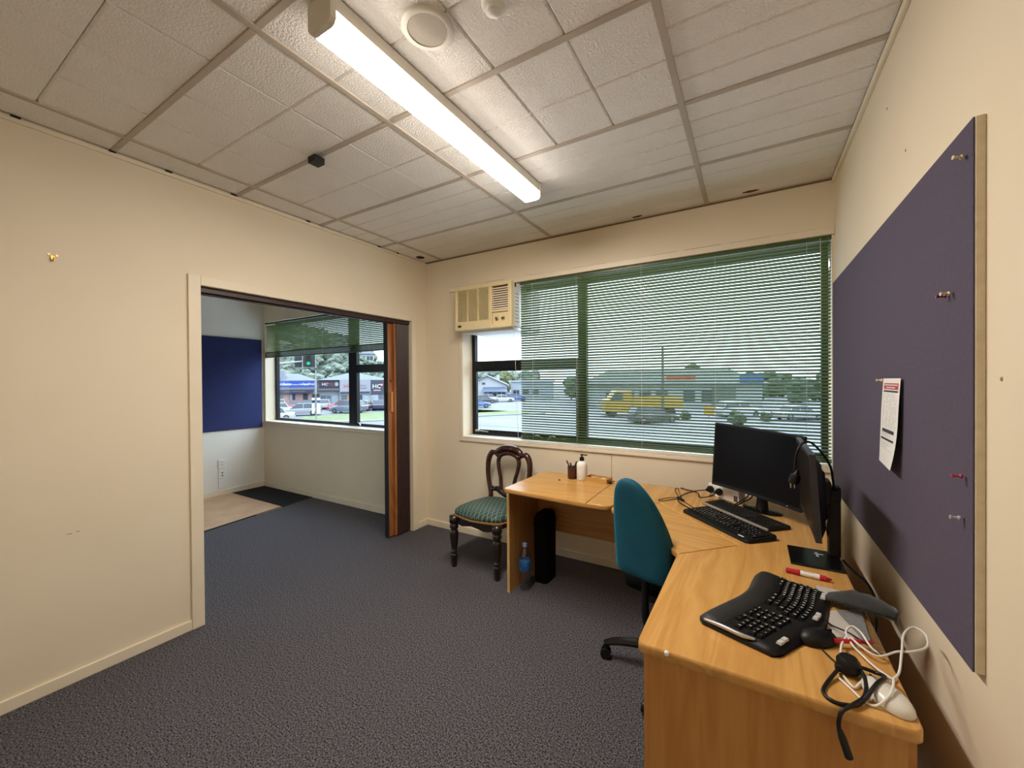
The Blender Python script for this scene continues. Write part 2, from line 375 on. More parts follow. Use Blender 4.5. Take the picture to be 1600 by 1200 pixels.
# ------------------------------------------------------------------ windows
def frame_bar(bm, x0, x1, z0, z1, y0=3.195, y1=3.245): box(bm, x0, x1, y0, y1, z0, z1, 0.003, 1)
w1 = thing('window_1', 'wide black aluminium office window behind the green blind', 'window', (-1, 3.2, AZ0), kind='structure')
bm = B(); frame_bar(bm, A0, A0+0.037, AZ0+.015, AZ1); frame_bar(bm, A1-0.035, A1, AZ0+.015, AZ1)
frame_bar(bm, A0+0.037, A1-0.035, AZ0+.015, AZ0+0.055); frame_bar(bm, A0+0.037, A1-0.035, AZ1-0.05, AZ1); obj('window_frame', bm, alum, w1)
bm = B(); frame_bar(bm, -1.257, -1.183, AZ0+0.055, AZ1-0.05); obj('mullion', bm, alum, w1)
bm = B(); frame_bar(bm, A0+0.037, -1.257, 1.56, 1.645); obj('transom', bm, alum, w1)
bm = B()
for a in ((A0+.037, A0+.055, 0.97, 1.56), (-1.275, -1.257, 0.97, 1.56), (A0+.055, -1.275, 0.97, 0.985), (A0+.055, -1.275, 1.545, 1.56)): frame_bar(bm, *a, y0=3.185, y1=3.215)
obj('opening_sash', bm, alum, w1)
for a in ((A0+.055, -1.275, .985, 1.545), (A0+.037, -1.742, 1.645, 1.915), (-1.742, -1.257, 1.645, AZ1-.05), (-1.183, A1-.035, .97, AZ1-.05)):
    bm = B(); box(bm, a[0], a[1], 3.222, 3.226, a[2], a[3]); obj('pane', bm, glass, w1)
bm = B(); tube(bm, [(-2.30, 3.175, 0.975), (-2.22, 3.165, 0.972), (-2.16, 3.17, 0.968)], 0.006, 6); box(bm, -2.31, -2.27, 3.165, 3.185, 0.965, 0.985, 0.003); obj('window_stay', bm, metal, w1)
bm = B(); box(bm, A0, A1, 3.046, 3.195, AZ0-0.005, AZ0+0.015, 0.003); obj('window_sill', bm, whitetrim, w1)
bm = B(); box(bm, A0-0.04, XR-0.002, YW-0.016, YW-0.0005, 0.884, AZ0-0.006, 0.003); obj('apron_board', bm, creamtrim, w1)
bm = B(); box(bm, A0-0.04, A0, YW-0.014, YW-0.0005, AZ0-0.006, 2.31, 0.003); obj('side_architrave', bm, creamtrim, w1)
bm = B(); box(bm, -2.52, XR-0.002, YW-0.018, YW-0.0005, 2.315, 2.358, 0.003); obj('head_architrave', bm, creamtrim, w1)
bm = B(); random.seed(3)
x = -2.5
while x < 0.35:
    L = random.uniform(0.05, 0.3); box(bm, x, x+L, YW-0.006, YW-0.0003, 2.358, 2.358+random.uniform(0.002, 0.005)); x += L+random.choice([0, 0, 0.01, 0.05])
obj('grime_line', bm, mat('brown_grime', lin(104, 82, 52), 0.9), w1)
w2 = thing('window_2', 'black aluminium window of the next room facing the shops', 'window', (-4.5, 3.2, NZ0), kind='structure')
bm = B(); frame_bar(bm, N0, N0+0.03, NZ0+.015, NZ1); frame_bar(bm, N1-0.035, N1, NZ0+.015, NZ1)
frame_bar(bm, N0+0.03, N1-0.035, NZ0+.015, NZ0+0.05); frame_bar(bm, N0+0.03, N1-0.035, NZ1-0.05, NZ1); obj('window_frame', bm, alum, w2)
bm = B(); frame_bar(bm, -4.235, -4.09, NZ0+0.05, NZ1-0.05); obj('mullion', bm, alum, w2)
bm = B(); frame_bar(bm, -4.09, N1-0.035, 1.565, 1.66); obj('transom', bm, alum, w2)
for a in ((N0+.03, -4.235, NZ0+.05, NZ1-.05), (-4.09, N1-.035, NZ0+.05, 1.565), (-4.09, N1-.035, 1.66, NZ1-.05)):
    bm = B(); box(bm, a[0], a[1], 3.222, 3.226, a[2], a[3]); obj('pane', bm, glass, w2)
bm = B(); tube(bm, [(-4.05, 3.18, 0.965), (-4.0, 3.16, 0.96), (-3.97, 3.15, 0.94)], 0.007, 6); obj('window_stay', bm, metal, w2)
bm = B(); box(bm, N0, N1, 3.04, 3.195, NZ0-0.005, NZ0+0.015, 0.003); obj('window_sill', bm, whitetrim, w2)
bm = B(); box(bm, X2, N1+0.04, YW-0.014, YW-0.0005, 0.875, NZ0-0.006, 0.003); obj('apron_board', bm, creamtrim, w2)

w3 = thing('added_window', 'added unseen side window bringing daylight into the next room', 'window', (X2, 0.25, VZ0), kind='structure')
bm = B()
for a in ((V0, V0+0.04, VZ0, VZ1), (V1-0.04, V1, VZ0, VZ1), (V0+0.04, V1-0.04, VZ0, VZ0+0.04), (V0+0.04, V1-0.04, VZ1-0.04, VZ1)): box(bm, X2-0.1, X2-0.05, a[0], a[1], a[2], a[3], 0.003, 1)
obj('window_frame', bm, alum, w3)
bm = B(); box(bm, X2-0.077, X2-0.073, V0+0.04, V1-0.04, VZ0+0.04, VZ1-0.04); obj('pane', bm, glass, w3)
# ------------------------------------------------------------------ venetian blinds
def slat_mesh(L, w=0.025, tilt=R_(-33), camber=0.0022):
    prof = []
    for k in range(5):
        u = -w/2 + w*k/4; prof.append((u, camber*(1-(2*u/w)**2)))
    pr = prof + [(u, v-0.0004) for u, v in prof[::-1]]
    c, s = math.cos(tilt), math.sin(tilt)
    bm = B(); loft(bm, [[(x, u*c-v*s, u*s+v*c) for u, v in pr] for x in (0, L)])
    bmesh.ops.recalc_face_normals(bm, faces=bm.faces[:])
    me = bpy.data.meshes.new('slat'); bm.to_mesh(me); bm.free(); me.materials.append(green_slat)
    return me
def blind(label, x0, x1, y, ztop, zbot, stack, ladders, tilt=-33, pitch=0.0213):
    t = thing('venetian_blind', label, 'blind', ((x0+x1)/2, y, zbot))
    bm = B(); box(bm, x0, x1, y-0.014, y+0.014, ztop-0.026, ztop, 0.002); obj('head_rail', bm, green_rail, t)
    bm = B(); box(bm, x0, x1, y-0.013, y+0.013, zbot, zbot+0.012, 0.003); obj('bottom_rail', bm, green_rail, t)
    me = slat_mesh(x1-x0, tilt=R_(tilt)); mf = slat_mesh(x1-x0, tilt=R_(-4))
    zs = []; z = zbot+0.012
    for k in range(stack): z += 0.0034; zs.append((z, mf))
    z += 0.012
    while z < ztop-0.035: zs.append((z, me)); z += pitch
    for z, m in zs:
        o = link('slat', m, t, False); o.location = (x0, y, z)
    for lx in ladders:
        bm = B()
        for yy in (y-0.0135, y+0.0135): box(bm, lx-0.0006, lx+0.0006, yy-0.0005, yy+0.0005, zbot+0.006, ztop-0.02)
        obj('ladder_cord', bm, cordw, t)
    return t
bl1 = blind('wide green venetian blind lowered over the office window', -1.742, 0.414, 3.078, 2.318, 0.938, 3, [-1.62, -1.218, -0.704, -0.211, 0.294])
bm = B(); tube(bm, [(0.40, 3.045, 2.30), (0.402, 3.045, 1.9), (0.40, 3.046, 1.5)], 0.0035, 6); obj('tilt_wand', bm, clear, bl1)
bm = B(); tube(bm, [(0.36, 3.05, 2.30), (0.362, 3.05, 1.9), (0.36, 3.05, 1.78)], 0.0012, 5); lathe(bm, [(0.003, 0), (0.006, 0.01), (0.003, 0.035)], (0.36, 3.05, 1.75), 8); obj('pull_cord', bm, cordw, bl1)
# bent lowest slats at the left end
bm = B()
for dx, dz in ((0, 0.0), (0.14, 0.004)):
    pts = [(-1.735+dx, 0.010), (-1.66+dx, 0.016), (-1.59+dx, 0.034+dz), (-1.52+dx, 0.018), (-1.42+dx, 0.008)]
    loft(bm, [[(x, 3.062, 0.945+z), (x, 3.086, 0.948+z), (x, 3.086, 0.9486+z), (x, 3.062, 0.9456+z)] for x, z in pts])
obj('bent_slat', bm, green_slat, bl1)
bl2 = blind('green venetian blind pulled half up over the shopfront window', N0-0.02, N1-0.1, 3.075, 2.29, 1.80, 16, [-5.6, -4.93, -4.55, -3.7], tilt=-38)
bm = B(); tube(bm, [(-1.784, 3.04, 2.25), (-1.782, 3.03, 1.969), (-1.773, 3.03, 1.649), (-1.763, 3.03, 1.313), (-1.747, 3.03, 0.921), (-1.735, 3.03, 0.615), (-1.70, 3.035, 0.30)], 0.0016, 5)
tag(obj('blind_cord', bm, cordw), 'thin pale cord hanging beside the air conditioner', 'cord')

# ------------------------------------------------------------------ air conditioner
ac = thing('air_conditioner', 'yellowed window air conditioner unit mounted above the left pane', 'air conditioner', (-2.04, 2.95, 1.905))
ax0, ax1, az0, az1, ay = -2.348, -1.742, 1.915, 2.308, 2.916
bm = B(); box(bm, ax0+0.012, ax1-0.006, ay+0.045, 3.46, az0+0.012, az1-0.006, 0.004); obj('casing', bm, white, ac)
bm = B(); box(bm, ax0+0.05, ax1-0.02, ay+0.06, 3.5, az0-0.02, az0+0.012, 0.004); obj('drip_tray', bm, white, ac)
fr = B(); gx0, gx1, gz0, gz1 = ax0+0.025, ax0+0.37, az0+0.075, az1-0.035
hx0, hx1, hz0, hz1 = ax0+0.405, ax1-0.035, az0+0.155, az1-0.03
cz1 = az0+0.135
for a in ((ax0, ax1, az1-0.03, az1), (ax0, hx0, az0, gz0), (hx0, ax1, az0, az0+0.028), (ax0, gx0, gz0, az1-0.03), (gx1, hx0, gz0, az1-0.03), (hx1, ax1, az0+0.028, az1-0.03), (hx0, hx1, cz1, hz0), (gx0, gx1, gz1, az1-0.03)):
    if a[1]-a[0] > 0.001 and a[3]-a[2] > 0.001: box(fr, a[0], a[1], ay, ay+0.05, a[2], a[3], 0.003, 1)
obj('fascia', fr, offwhite, ac)
bm = B(); box(bm, gx0, gx1, ay+0.03, ay+0.045, gz0, gz1); box(bm, hx0, hx1, ay+0.035, ay+0.045, hz0, hz1); obj('recess', bm, offdark, ac)
bm = B(); box(bm, 0, gx1-gx0, 0, 0.016, 0, 0.0058); mg = bpy.data.meshes.new('louvre'); bm.to_mesh(mg); bm.free(); mg.materials.append(offwhite)
nl = 24
for k in range(nl):
    o = link('intake_louvre', mg, ac, False); o.location = (gx0, ay+0.006, gz0+0.003+k*(gz1-gz0)/nl)
for k in (1, 2):
    bm = B(); x = gx0+(gx1-gx0)*k/3; box(bm, x-0.004, x+0.004, ay+0.003, ay+0.025, gz0, gz1); obj('grille_post', bm, offwhite, ac)
bm = B(); box(bm, 0, hx1-hx0, 0, 0.003, -0.007, 0.007, M=Matrix.Rotation(R_(-28), 4, 'X')); mg2 = bpy.data.meshes.new('vane'); bm.to_mesh(mg2); bm.free(); mg2.materials.append(mat('pale_vane', lin(226, 210, 186), 0.5))
for k in range(10):
    o = link('outlet_vane', mg2, ac, False); o.location = (hx0, ay+0.014, hz0+0.012+k*(hz1-hz0-0.012)/10)
bm = B(); box(bm, hx0+0.004, hx1, ay+0.012, ay+0.03, az0+0.028, cz1-0.003); cp = obj('control_panel', bm, offwhite, ac)
for kx, a in ((hx0+0.05, 0.5), (hx0+0.115, 1.6)):
    bm = B(); Mk = Matrix.Translation((kx, ay+0.012, az0+0.078)) @ Matrix.Rotation(PI/2, 4, 'X'); lathe(bm, [(0.018, 0), (0.018, 0.006), (0.015, 0.009)], seg=20, M=Mk)
    k = obj('knob', bm, mat('silver_grey_knob', lin(176, 160, 124), 0.4), cp, smooth=True)
    bm = B(); box(bm, -0.004, 0.004, -0.016, 0.016, 0.009, 0.016, 0.001, 1, M=Mk @ Matrix.Rotation(a, 4, 'Z')); obj('knob_grip', bm, black, k)
bm = B(); lathe(bm, [(0.02, 0), (0.02, 0.004), (0.017, 0.006)], seg=24, M=Matrix.Translation((ax0+0.055, ay, az0+0.038)) @ Matrix.Rotation(PI/2, 4, 'X') @ Matrix.Diagonal((1, 0.55, 1, 1))); obj('badge', bm, mat('dark_badge', lin(52, 40, 34), 0.3), ac, smooth=True)
bm = B()
for k in range(9): box(bm, ax1-0.0065, ax1-0.0045, 2.99, 3.05, az0+0.05+k*0.03, az0+0.054+k*0.03)
obj('side_vent', bm, offdark, ac)
bm = B(); box(bm, ax1-0.007, ax1+0.002, 2.985, 2.997, az1-0.045, az1-0.01); obj('clip', bm, black, ac)

# ------------------------------------------------------------------ strip light and other ceiling fittings
lamp = thing('batten_light', 'long white ceiling strip light with glowing diffuser', 'light', (-1.152, 1.48, ZC-0.1))
lx0, lx1, ly0, ly1, lz = -1.208, -1.098, 0.775, 2.205, 2.553
bm = B(); box(bm, lx0+0.004, lx1-0.004, ly0+0.02, ly1-0.02, lz+0.046, ZC-0.004); obj('housing', bm, whitetrim, lamp)
lampm = bpy.data.materials.new('lit_diffuser'); lampm.use_nodes = True; t = lampm.node_tree; t.nodes.clear()
e = t.nodes.new('ShaderNodeEmission'); e.inputs[0].default_value = (1.0, 0.905, 0.80, 1); e.inputs[1].default_value = LAMP_STRENGTH
o_ = t.nodes.new('ShaderNodeOutputMaterial'); t.links.new(e.outputs[0], o_.inputs[0])
bm = B(); xm = (lx0+lx1)/2
pr = [(lx0, lz+0.045), (lx0, lz+0.016), (lx0+0.008, lz+0.004), (lx0+0.022, lz), (lx1-0.022, lz), (lx1-0.008, lz+0.004), (lx1, lz+0.016), (lx1, lz+0.045)]
loft(bm, [[(x, y, z) for x, z in pr] for y in (ly0+0.02, ly1-0.02)])
for f in bm.faces:
    q_ = f.calc_center_median(); f.material_index = 2 if q_.z > lz+0.018 else (1 if abs(q_.x-xm) > 0.045 and q_.z > lz+0.005 else 0)
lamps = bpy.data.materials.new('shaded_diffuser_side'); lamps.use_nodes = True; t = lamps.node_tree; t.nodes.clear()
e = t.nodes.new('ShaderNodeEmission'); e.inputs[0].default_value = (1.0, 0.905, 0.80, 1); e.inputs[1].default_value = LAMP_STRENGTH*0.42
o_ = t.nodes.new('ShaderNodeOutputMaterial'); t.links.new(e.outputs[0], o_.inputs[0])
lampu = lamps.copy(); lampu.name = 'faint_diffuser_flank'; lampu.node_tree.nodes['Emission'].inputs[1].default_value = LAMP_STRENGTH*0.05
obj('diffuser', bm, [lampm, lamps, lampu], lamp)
for y0, y1 in ((ly0, ly0+0.02), (ly1-0.02, ly1)):
    bm = B(); pe = [(x+(0.002 if x > xm else -0.002), z-0.001 if z < lz+0.02 else z) for x, z in pr] + [(lx1+0.002, ZC-0.004), (lx0-0.002, ZC-0.004)]
    loft(bm, [[(x, y, z) for x, z in pe] for y in (y0, y1)]); obj('end_cap', bm, whitetrim, lamp)

def disc(name, label, cat, x, y, prof, m, m2=None, inner=None, seg=32):
    t = thing(name, label, cat, (x, y, ZC-0.02)); bm = B(); lathe(bm, [(r, -z) for r, z in prof], (x, y, ZC+0.004), seg); obj('rim', bm, m, t, smooth=True)
    if inner: bm = B(); lathe(bm, [(r, -z) for r, z in inner], (x, y, ZC+0.004), seg); obj('face', bm, m2, t, smooth=True)
    return t
spk = disc('ceiling_speaker', 'round white ceiling speaker beside the strip light', 'speaker', -0.943, 1.037, [(0.088, 0), (0.088, 0.008), (0.083, 0.012), (0.068, 0.012), (0.066, 0.006)], whitetrim,
     mat('speaker_mesh', lin(196, 186, 172), 0.8, bump=0.8, bscale=500), [(0.066, 0.004), (0.066, 0.009), (0.03, 0.012), (0.0, 0.013)])
disc('smoke_detector', 'small white domed smoke detector at the top edge', 'detector', -0.697, 1.075, [(0.04, 0), (0.04, 0.016), (0.036, 0.022), (0.028, 0.024)], white, white, [(0.026, 0.02), (0.024, 0.036), (0.012, 0.042), (0, 0.043)])
t = thing('downlight_hole', 'small dark round hole in the ceiling corner tile', 'hole', (-2.74, 2.885, ZC))
bm = B(); lathe(bm, [(0.036, 0), (0.036, 0.006), (0, 0.006)], (-2.742, 2.885, ZC-0.003), 24); obj('opening', bm, holem, t)
bm = B(); lathe(bm, [(0.042, 0.0), (0.042, 0.003), (0.036, 0.004)], (-2.742, 2.885, ZC-0.001), 24); obj('ring', bm, teem, t)
t = thing('ceiling_sensor', 'small black box sensor clipped to the ceiling rail', 'sensor', (-1.975, 1.30, ZC-0.05))
bm = B(); box(bm, -2.005, -1.945, 1.275, 1.335, ZC-0.045, ZC-0.010, 0.004); obj('body', bm, black, t)
bm = B(); box(bm, -1.99, -1.96, 1.29, 1.32, ZC-0.012, ZC-0.002); obj('bracket', bm, black, t)

# ------------------------------------------------------------------ things on the walls
pb = thing('pinboard', 'large navy felt pinboard on the right wall', 'pinboard', (XR, 2.1, 0.81))
bm = B(); box(bm, XR-0.016, XR-0.0005, 1.250, 2.985, 0.812, 2.010, 0.001, 1); obj('core', bm, boardedge, pb)
bm = B(); box(bm, XR-0.0195, XR-0.0162, 1.252, 2.985, 0.812, 2.010, 0.001, 1); obj('felt_face', bm, boardm, pb)
pb2 = thing('pinboard', 'navy felt pinboard on the far wall of next room', 'pinboard', (X2, 2.5, 0.84))
bm = B(); box(bm, X2+0.0005, X2+0.014, 1.30, 3.03, 0.835, 2.05, 0.001, 1); obj('core', bm, boardedge, pb2)
bm = B(); box(bm, X2+0.0142, X2+0.018, 1.30, 3.03, 0.835, 2.05, 0.001, 1); obj('felt_face', bm, boardm2, pb2)
def pin(label, y, z, c, tilt=(0, 0)):
    t = thing('push_pin', label, 'push pin', (XR-0.0195, y, z), group='push pins on the navy board')
    Mp = Matrix.Translation((XR-0.0195, y, z)) @ Matrix.Rotation(R_(-90)+tilt[0], 4, 'Y') @ Matrix.Rotation(tilt[1], 4, 'X')
    bm = B(); lathe(bm, [(0.0006, 0), (0.0006, 0.008)], seg=6, M=Mp); obj('needle', bm, metal, t)
    bm = B(); lathe(bm, [(0.005, 0.006), (0.0052, 0.009), (0.0028, 0.011), (0.0026, 0.019), (0.0045, 0.021), (0.0045, 0.023)], seg=12, M=Mp); obj('grip', bm, c, t, smooth=True)
pinw = mat('cream_pin', lin(232, 214, 170), 0.3); pinr = mat('crimson_pin', lin(176, 48, 84), 0.3); pinc = mat('clear_grey_pin', lin(190, 180, 190), 0.25); pinm = mat('maroon_pin', lin(120, 30, 60), 0.3)
pin('cream push pin near the top corner of the navy board', 1.284, 1.94, pinw, (0.1, 0.2)); pin('cream push pin at mid height of the board near its edge', 1.349, 1.65, pinw, (0.0, 0.1))
pin('maroon push pin touching a cream one on the board', 1.372, 1.648, pinm); pin('crimson push pin low on the navy board', 1.283, 1.23, pinr); pin('lowest clear greyish push pin on the navy board', 1.292, 1.134, pinc); pin('cream push pin holding the printed sheet', 1.919, 1.444, pinw)
# printed sheet
sh = thing('printed_sheet', 'white printed sheet with red heading pinned on the board', 'paper', (XR-0.03, 1.82, 1.16))
def sheet_pt(u, v, lift=0):   # u across (0 far .. 1 near), v down
    y = 1.918-0.212*u + 0.022*v*v; z = 1.450-0.297*v; x = XR-0.023-0.010*math.sin(v*PI*0.9)*0.6-0.045*max(0, v-0.45)**2*(0.4+u)-0.004*u
    return (x-lift, y, z)
bm = B(); nu, nv = 8, 20
g = [[bm.verts.new(sheet_pt(i/nu, j/nv)) for i in range(nu+1)] for j in range(nv+1)]
for j in range(nv):
    for i in range(nu): bm.faces.new((g[j][i], g[j][i+1], g[j+1][i+1], g[j+1][i]))
shp = obj('page', bm, paper, sh, smooth='all')
def band(bm, u0, u1, v0, v1, k=6):
    a = [[bm.verts.new(sheet_pt(u0+(u1-u0)*i/k, v, 0.0006)) for i in range(k+1)] for v in (v0, v1)]
    for i in range(k): bm.faces.new((a[0][i], a[0][i+1], a[1][i+1], a[1][i]))
bm = B(); band(bm, 0.1, 0.92, 0.055, 0.125); obj('heading_band', bm, inkred, shp)
for v0, v1, a, b in ((0.137, 0.157, .1, .92), (0.585, 0.625, .14, .84), (0.69, 0.715, .08, .86)):
    bm = B(); band(bm, a, b, v0, v1); obj('dark_band', bm, ink, shp)
bm = B(); random.seed(5)
for k in range(26):
    v = 0.175+k*0.0158
    if 0.57 < v < 0.72: continue
    u = 0.1
    while u < 0.85:
        L = random.uniform(0.04, 0.16); band(bm, u, min(0.9, u+L), v, v+0.004, 1); u += L+random.uniform(0.02, 0.12)
for k in range(9): band(bm, 0.1, random.uniform(0.4, 0.85), 0.63+k*0.006 if k < 8 else 0.76, 0.632+k*0.006 if k < 8 else 0.763, 2)
for k in range(6): band(bm, 0.08, random.uniform(0.4, 0.85), 0.735+k*0.016, 0.738+k*0.016, 2)
obj('print_lines', bm, inkgrey, shp, kind='stuff')
bm = B()
for r_, (a, b) in enumerate(((0.16, 0.86), (0.26, 0.74))):
    u = a
    while u < b:
        L = random.uniform(0.02, 0.05)
        aa = [bm.verts.new(sheet_pt(q, v, 0.001)) for q, v in ((u, .068+r_*.03), (u+L, .068+r_*.03), (u+L, .082+r_*.03), (u, .082+r_*.03))]; bm.faces.new(aa); u += L+0.012
obj('heading_print', bm, paper, shp, kind='stuff')
# wall hook and marks
t = thing('wall_hook', 'small brass hook and nail high on the left wall', 'hook', (XL, 0.522, 2.04))
bm = B(); box(bm, XL, XL+0.004, 0.515, 0.529, 2.035, 2.06, 0.001); tube(bm, [(XL+0.003, 0.522, 2.04), (XL+0.012, 0.522, 2.032), (XL+0.018, 0.522, 2.04), (XL+0.02, 0.522, 2.05)], 0.002, 6); obj('hook', bm, brass, t)
bm = B()
for dy in (-0.013, 0.013): lathe(bm, [(0.004, 0), (0.004, 0.006)], seg=8, M=Matrix.Translation((XL, 0.522+dy, 2.062)) @ Matrix.Rotation(PI/2, 4, 'Y'))
obj('nail', bm, brass, t)
scuff = mat('wall_scuff', lin(150, 130, 98), 0.8)
for nm, lab, pts in (('wall_mark', 'small plugged screw hole high on the right wall', (1.976, 2.438)), ('wall_mark', 'second small screw hole above the navy board', (1.77, 2.185)), ('wall_mark', 'tiny dark screw hole right of the navy board', (1.189, 1.447))):
    bm = B(); lathe(bm, [(0.005, 0), (0.004, 0.0012)], seg=8, M=Matrix.Translation((XR, pts[0], pts[1])) @ Matrix.Rotation(-PI/2, 4, 'Y')); tag(obj(nm, bm, scuff), lab, 'mark')
bm = B(); box(bm, XL, XL+0.0006, 0.555, 0.572, 0.724, 0.727); box(bm, XL, XL+0.0006, 0.585, 0.60, 0.728, 0.7305); tag(obj('wall_scuff', bm, mat('brown_scuff', lin(150, 122, 84), 0.8)), 'faint brown scuff low on the left wall', 'mark')
# power outlets in the next room
for k, (z0, lab) in enumerate(((0.345, 'upper white switch plate on the next room wall'), (0.215, 'white double power outlet between two wall plates'), (0.085, 'lowest blank white wall plate above the skirting'))):
    t = thing('wall_plate', lab, 'outlet', (X2, 2.53, z0)); bm = B(); box(bm, X2+0.0005, X2+0.011, 2.487, 2.572, z0, z0+0.115, 0.003); obj('plate', bm, white, t)
    if k == 1:
        for dz in (0.04, 0.075): bm = B(); box(bm, X2+0.0105, X2+0.013, 2.52, 2.54, z0+dz-0.006, z0+dz+0.006, 0.001); obj('socket', bm, black, t)
    if k == 0:
        for dz in (0.055, 0.085): bm = B(); box(bm, X2+0.0105, X2+0.015, 2.515, 2.545, z0+dz-0.01, z0+dz+0.01, 0.002); obj('rocker', bm, whitetrim, t)
# loose floor pieces in the next room
bm = B(); prism(bm, [(-4.70, 2.632), (X2+0.014, 2.632), (X2+0.014, 1.0), (-4.55, 1.0), (-4.60, 1.80)], 0, 0.006); tag(obj('tan_mat', bm, tanmat), 'tan hard mat on the carpet of next room', 'mat')
bm = B(); prism(bm, [(-4.785, YW-0.014), (X2+0.014, YW-0.014), (X2+0.014, 2.633), (-4.70, 2.633)], 0, 0.006); tag(obj('carpet_offcut', bm, darkcarpet), 'dark grey carpet strip between tan mat and window wall', 'mat')
bm = B(); bars(bm, (-4.542, 1.0, 0.004), (-4.592, 1.80, 0.004), 0.014, 0.008); bars(bm, (-4.592, 1.80, 0.004), (-4.777, YW-0.014, 0.004), 0.014, 0.008); tag(obj('edge_strip', bm, blackrub), 'thin black edging strip along the tan mat', 'edging')

# ------------------------------------------------------------------ folding door
fd = thing('folding_door', 'brown concertina door folded back in the opening', 'door', (-2.89, 2.7, 0))
bm = B(); box(bm, -2.931, -2.887, 2.588, 2.600, 0.012, 1.998, 0.001, 1); obj('lead_edge', bm, blackrub, fd)
bm = B(); box(bm, -2.931, -2.887, 2.600, 2.655, 0.012, 1.998, 0.002, 1); lp = obj('lead_post', bm, orangewood, fd)
bm = B(); box(bm, -2.929, -2.862, 2.655, 2.680, 0.012, 1.998, 0.003, 1); obj('post_stop', bm, orangewood, fd)
for k in range(7):
    y0 = 2.681+k*0.0225; bm = B(); d = 0.0
    ring = [(-2.93, y0), (-2.93, y0+0.0205), (-2.858, y0+0.0205), (-2.849, y0+0.0102), (-2.858, y0)]
    prism(bm, ring, 0.015, 1.995); obj('pleat', bm, brownvinyl, fd)
bm = B(); box(bm, -2.887, -2.868, 2.622, 2.646, 1.17, 1.36, 0.004); h = obj('handle', bm, mat('pale_timber_handle', lin(206, 140, 84), 0.35), lp)
bm = B(); box(bm, -2.905, -2.899, 2.570, 2.588, 1.16, 1.345, 0.002); obj('latch_plate', bm, black, lp)
bm = B(); lathe(bm, [(0.008, 0), (0.008, 0.004)], seg=12, M=Matrix.Translation((-2.887, 2.63, 1.46)) @ Matrix.Rotation(PI/2, 4, 'Y')); obj('key_hole', bm, black, lp)

# ------------------------------------------------------------------ desks
ZT, ZU = 0.735, 0.706
def arc(cx, cy, r, a0, a1, n=5): return [(cx+r*math.cos(R_(a0+(a1-a0)*i/n)), cy+r*math.sin(R_(a0+(a1-a0)*i/n))) for i in range(n+1)]
da = thing('side_desk', 'beech laminate side desk beside the antique chair', 'desk', (-1.14, 2.55, 0))
bm = B(); pts = arc(-1.405, 2.286, 0.022, 180, 266, 3) + [(-0.8345, 2.226), (-0.8385, 2.835)] + arc(-1.37, 2.822, 0.045, 92, 180, 4)
rounded_slab(bm, pts, ZU, ZT, 0.008); obj('top', bm, wood_x, da, smooth=True)
bm = B(); box(bm, -1.444, -1.426, 2.342, 2.80, 0, ZU); obj('end_panel', bm, wood_v, da)
bm = B(); box(bm, -1.4445, -1.4255, 2.338, 2.342, 0, ZU); obj('panel_edge', bm, edgem, da)
bm = B(); box(bm, -1.425, -0.72, 2.775, 2.793, 0.312, ZU-0.001); obj('modesty_panel', bm, wood_m, da)
lk = thing('link_top', 'small rounded linking desktop between side desk and corner desk', 'desk', (-0.76, 2.55, 0))
bm = B(); pts = [(-0.8325, 2.225), (-0.765, 2.228)] + arc(-0.745, 2.285, 0.06, 290, 350, 4) + [(-0.682, 2.30), (-0.684, 2.835), (-0.8365, 2.835)]
rounded_slab(bm, pts, ZU, ZT, 0.008); obj('top', bm, wood_x, lk, smooth=True)
bm = B(); box(bm, -0.80, -0.72, 2.40, 2.77, ZU-0.03, ZU); obj('bracket', bm, black, lk)

wd = thing('corner_workstation', 'beech laminate corner workstation along the right wall', 'desk', (0, 1.9, 0))
bm = B(); pts = [(-0.272, 1.135)] + arc(-0.250, 1.130, 0.022, 180, 270, 3)[1:] + arc(0.275, 1.133, 0.026, 270, 360, 3) + [(0.301, 2.843), (-0.680, 2.843), (-0.680, 2.250), (-0.4585, 2.450), (-0.0465, 1.9825), (-0.2655, 1.7565)]
rounded_slab(bm, pts, ZU, ZT, 0.008); obj('top', bm, wood_y, wd, smooth=True)
bm = B(); pts = [(-0.258, 1.768), (-0.050, 1.984), (-0.4595, 2.4465), (-0.672, 2.250)] + arc(-0.655, 2.222, 0.024, 130, 230, 4) + [(-0.56, 2.12), (-0.45, 1.995), (-0.35, 1.885), (-0.285, 1.795)]
rounded_slab(bm, pts, ZU, ZT-0.001, 0.008); obj('keyboard_insert', bm, wood_d, wd, smooth=True)
bm = B(); box(bm, -0.256, 0.276, 1.124, 1.142, 0, ZU); obj('end_panel', bm, wood_v, wd)
bm = B(); box(bm, 0.278, 0.294, 1.142, 2.80, 0.32, ZU-0.001); obj('modesty_panel', bm, wood_m, wd)
bm = B(); box(bm, 0.12, 0.278, 2.66, 2.80, 0, ZU-0.001); obj('corner_leg', bm, wood_v, wd)
bm = B(); box(bm, -0.66, 0.12, 2.784, 2.80, 0.32, ZU-0.001); obj('rear_panel', bm, wood_m, wd)
bm = B(); lathe(bm, [(0.006, 0), (0.006, 0.008), (0.002, 0.011)], (-0.193, 1.105, 0.729), 8); obj('edge_chip', bm, white, wd)

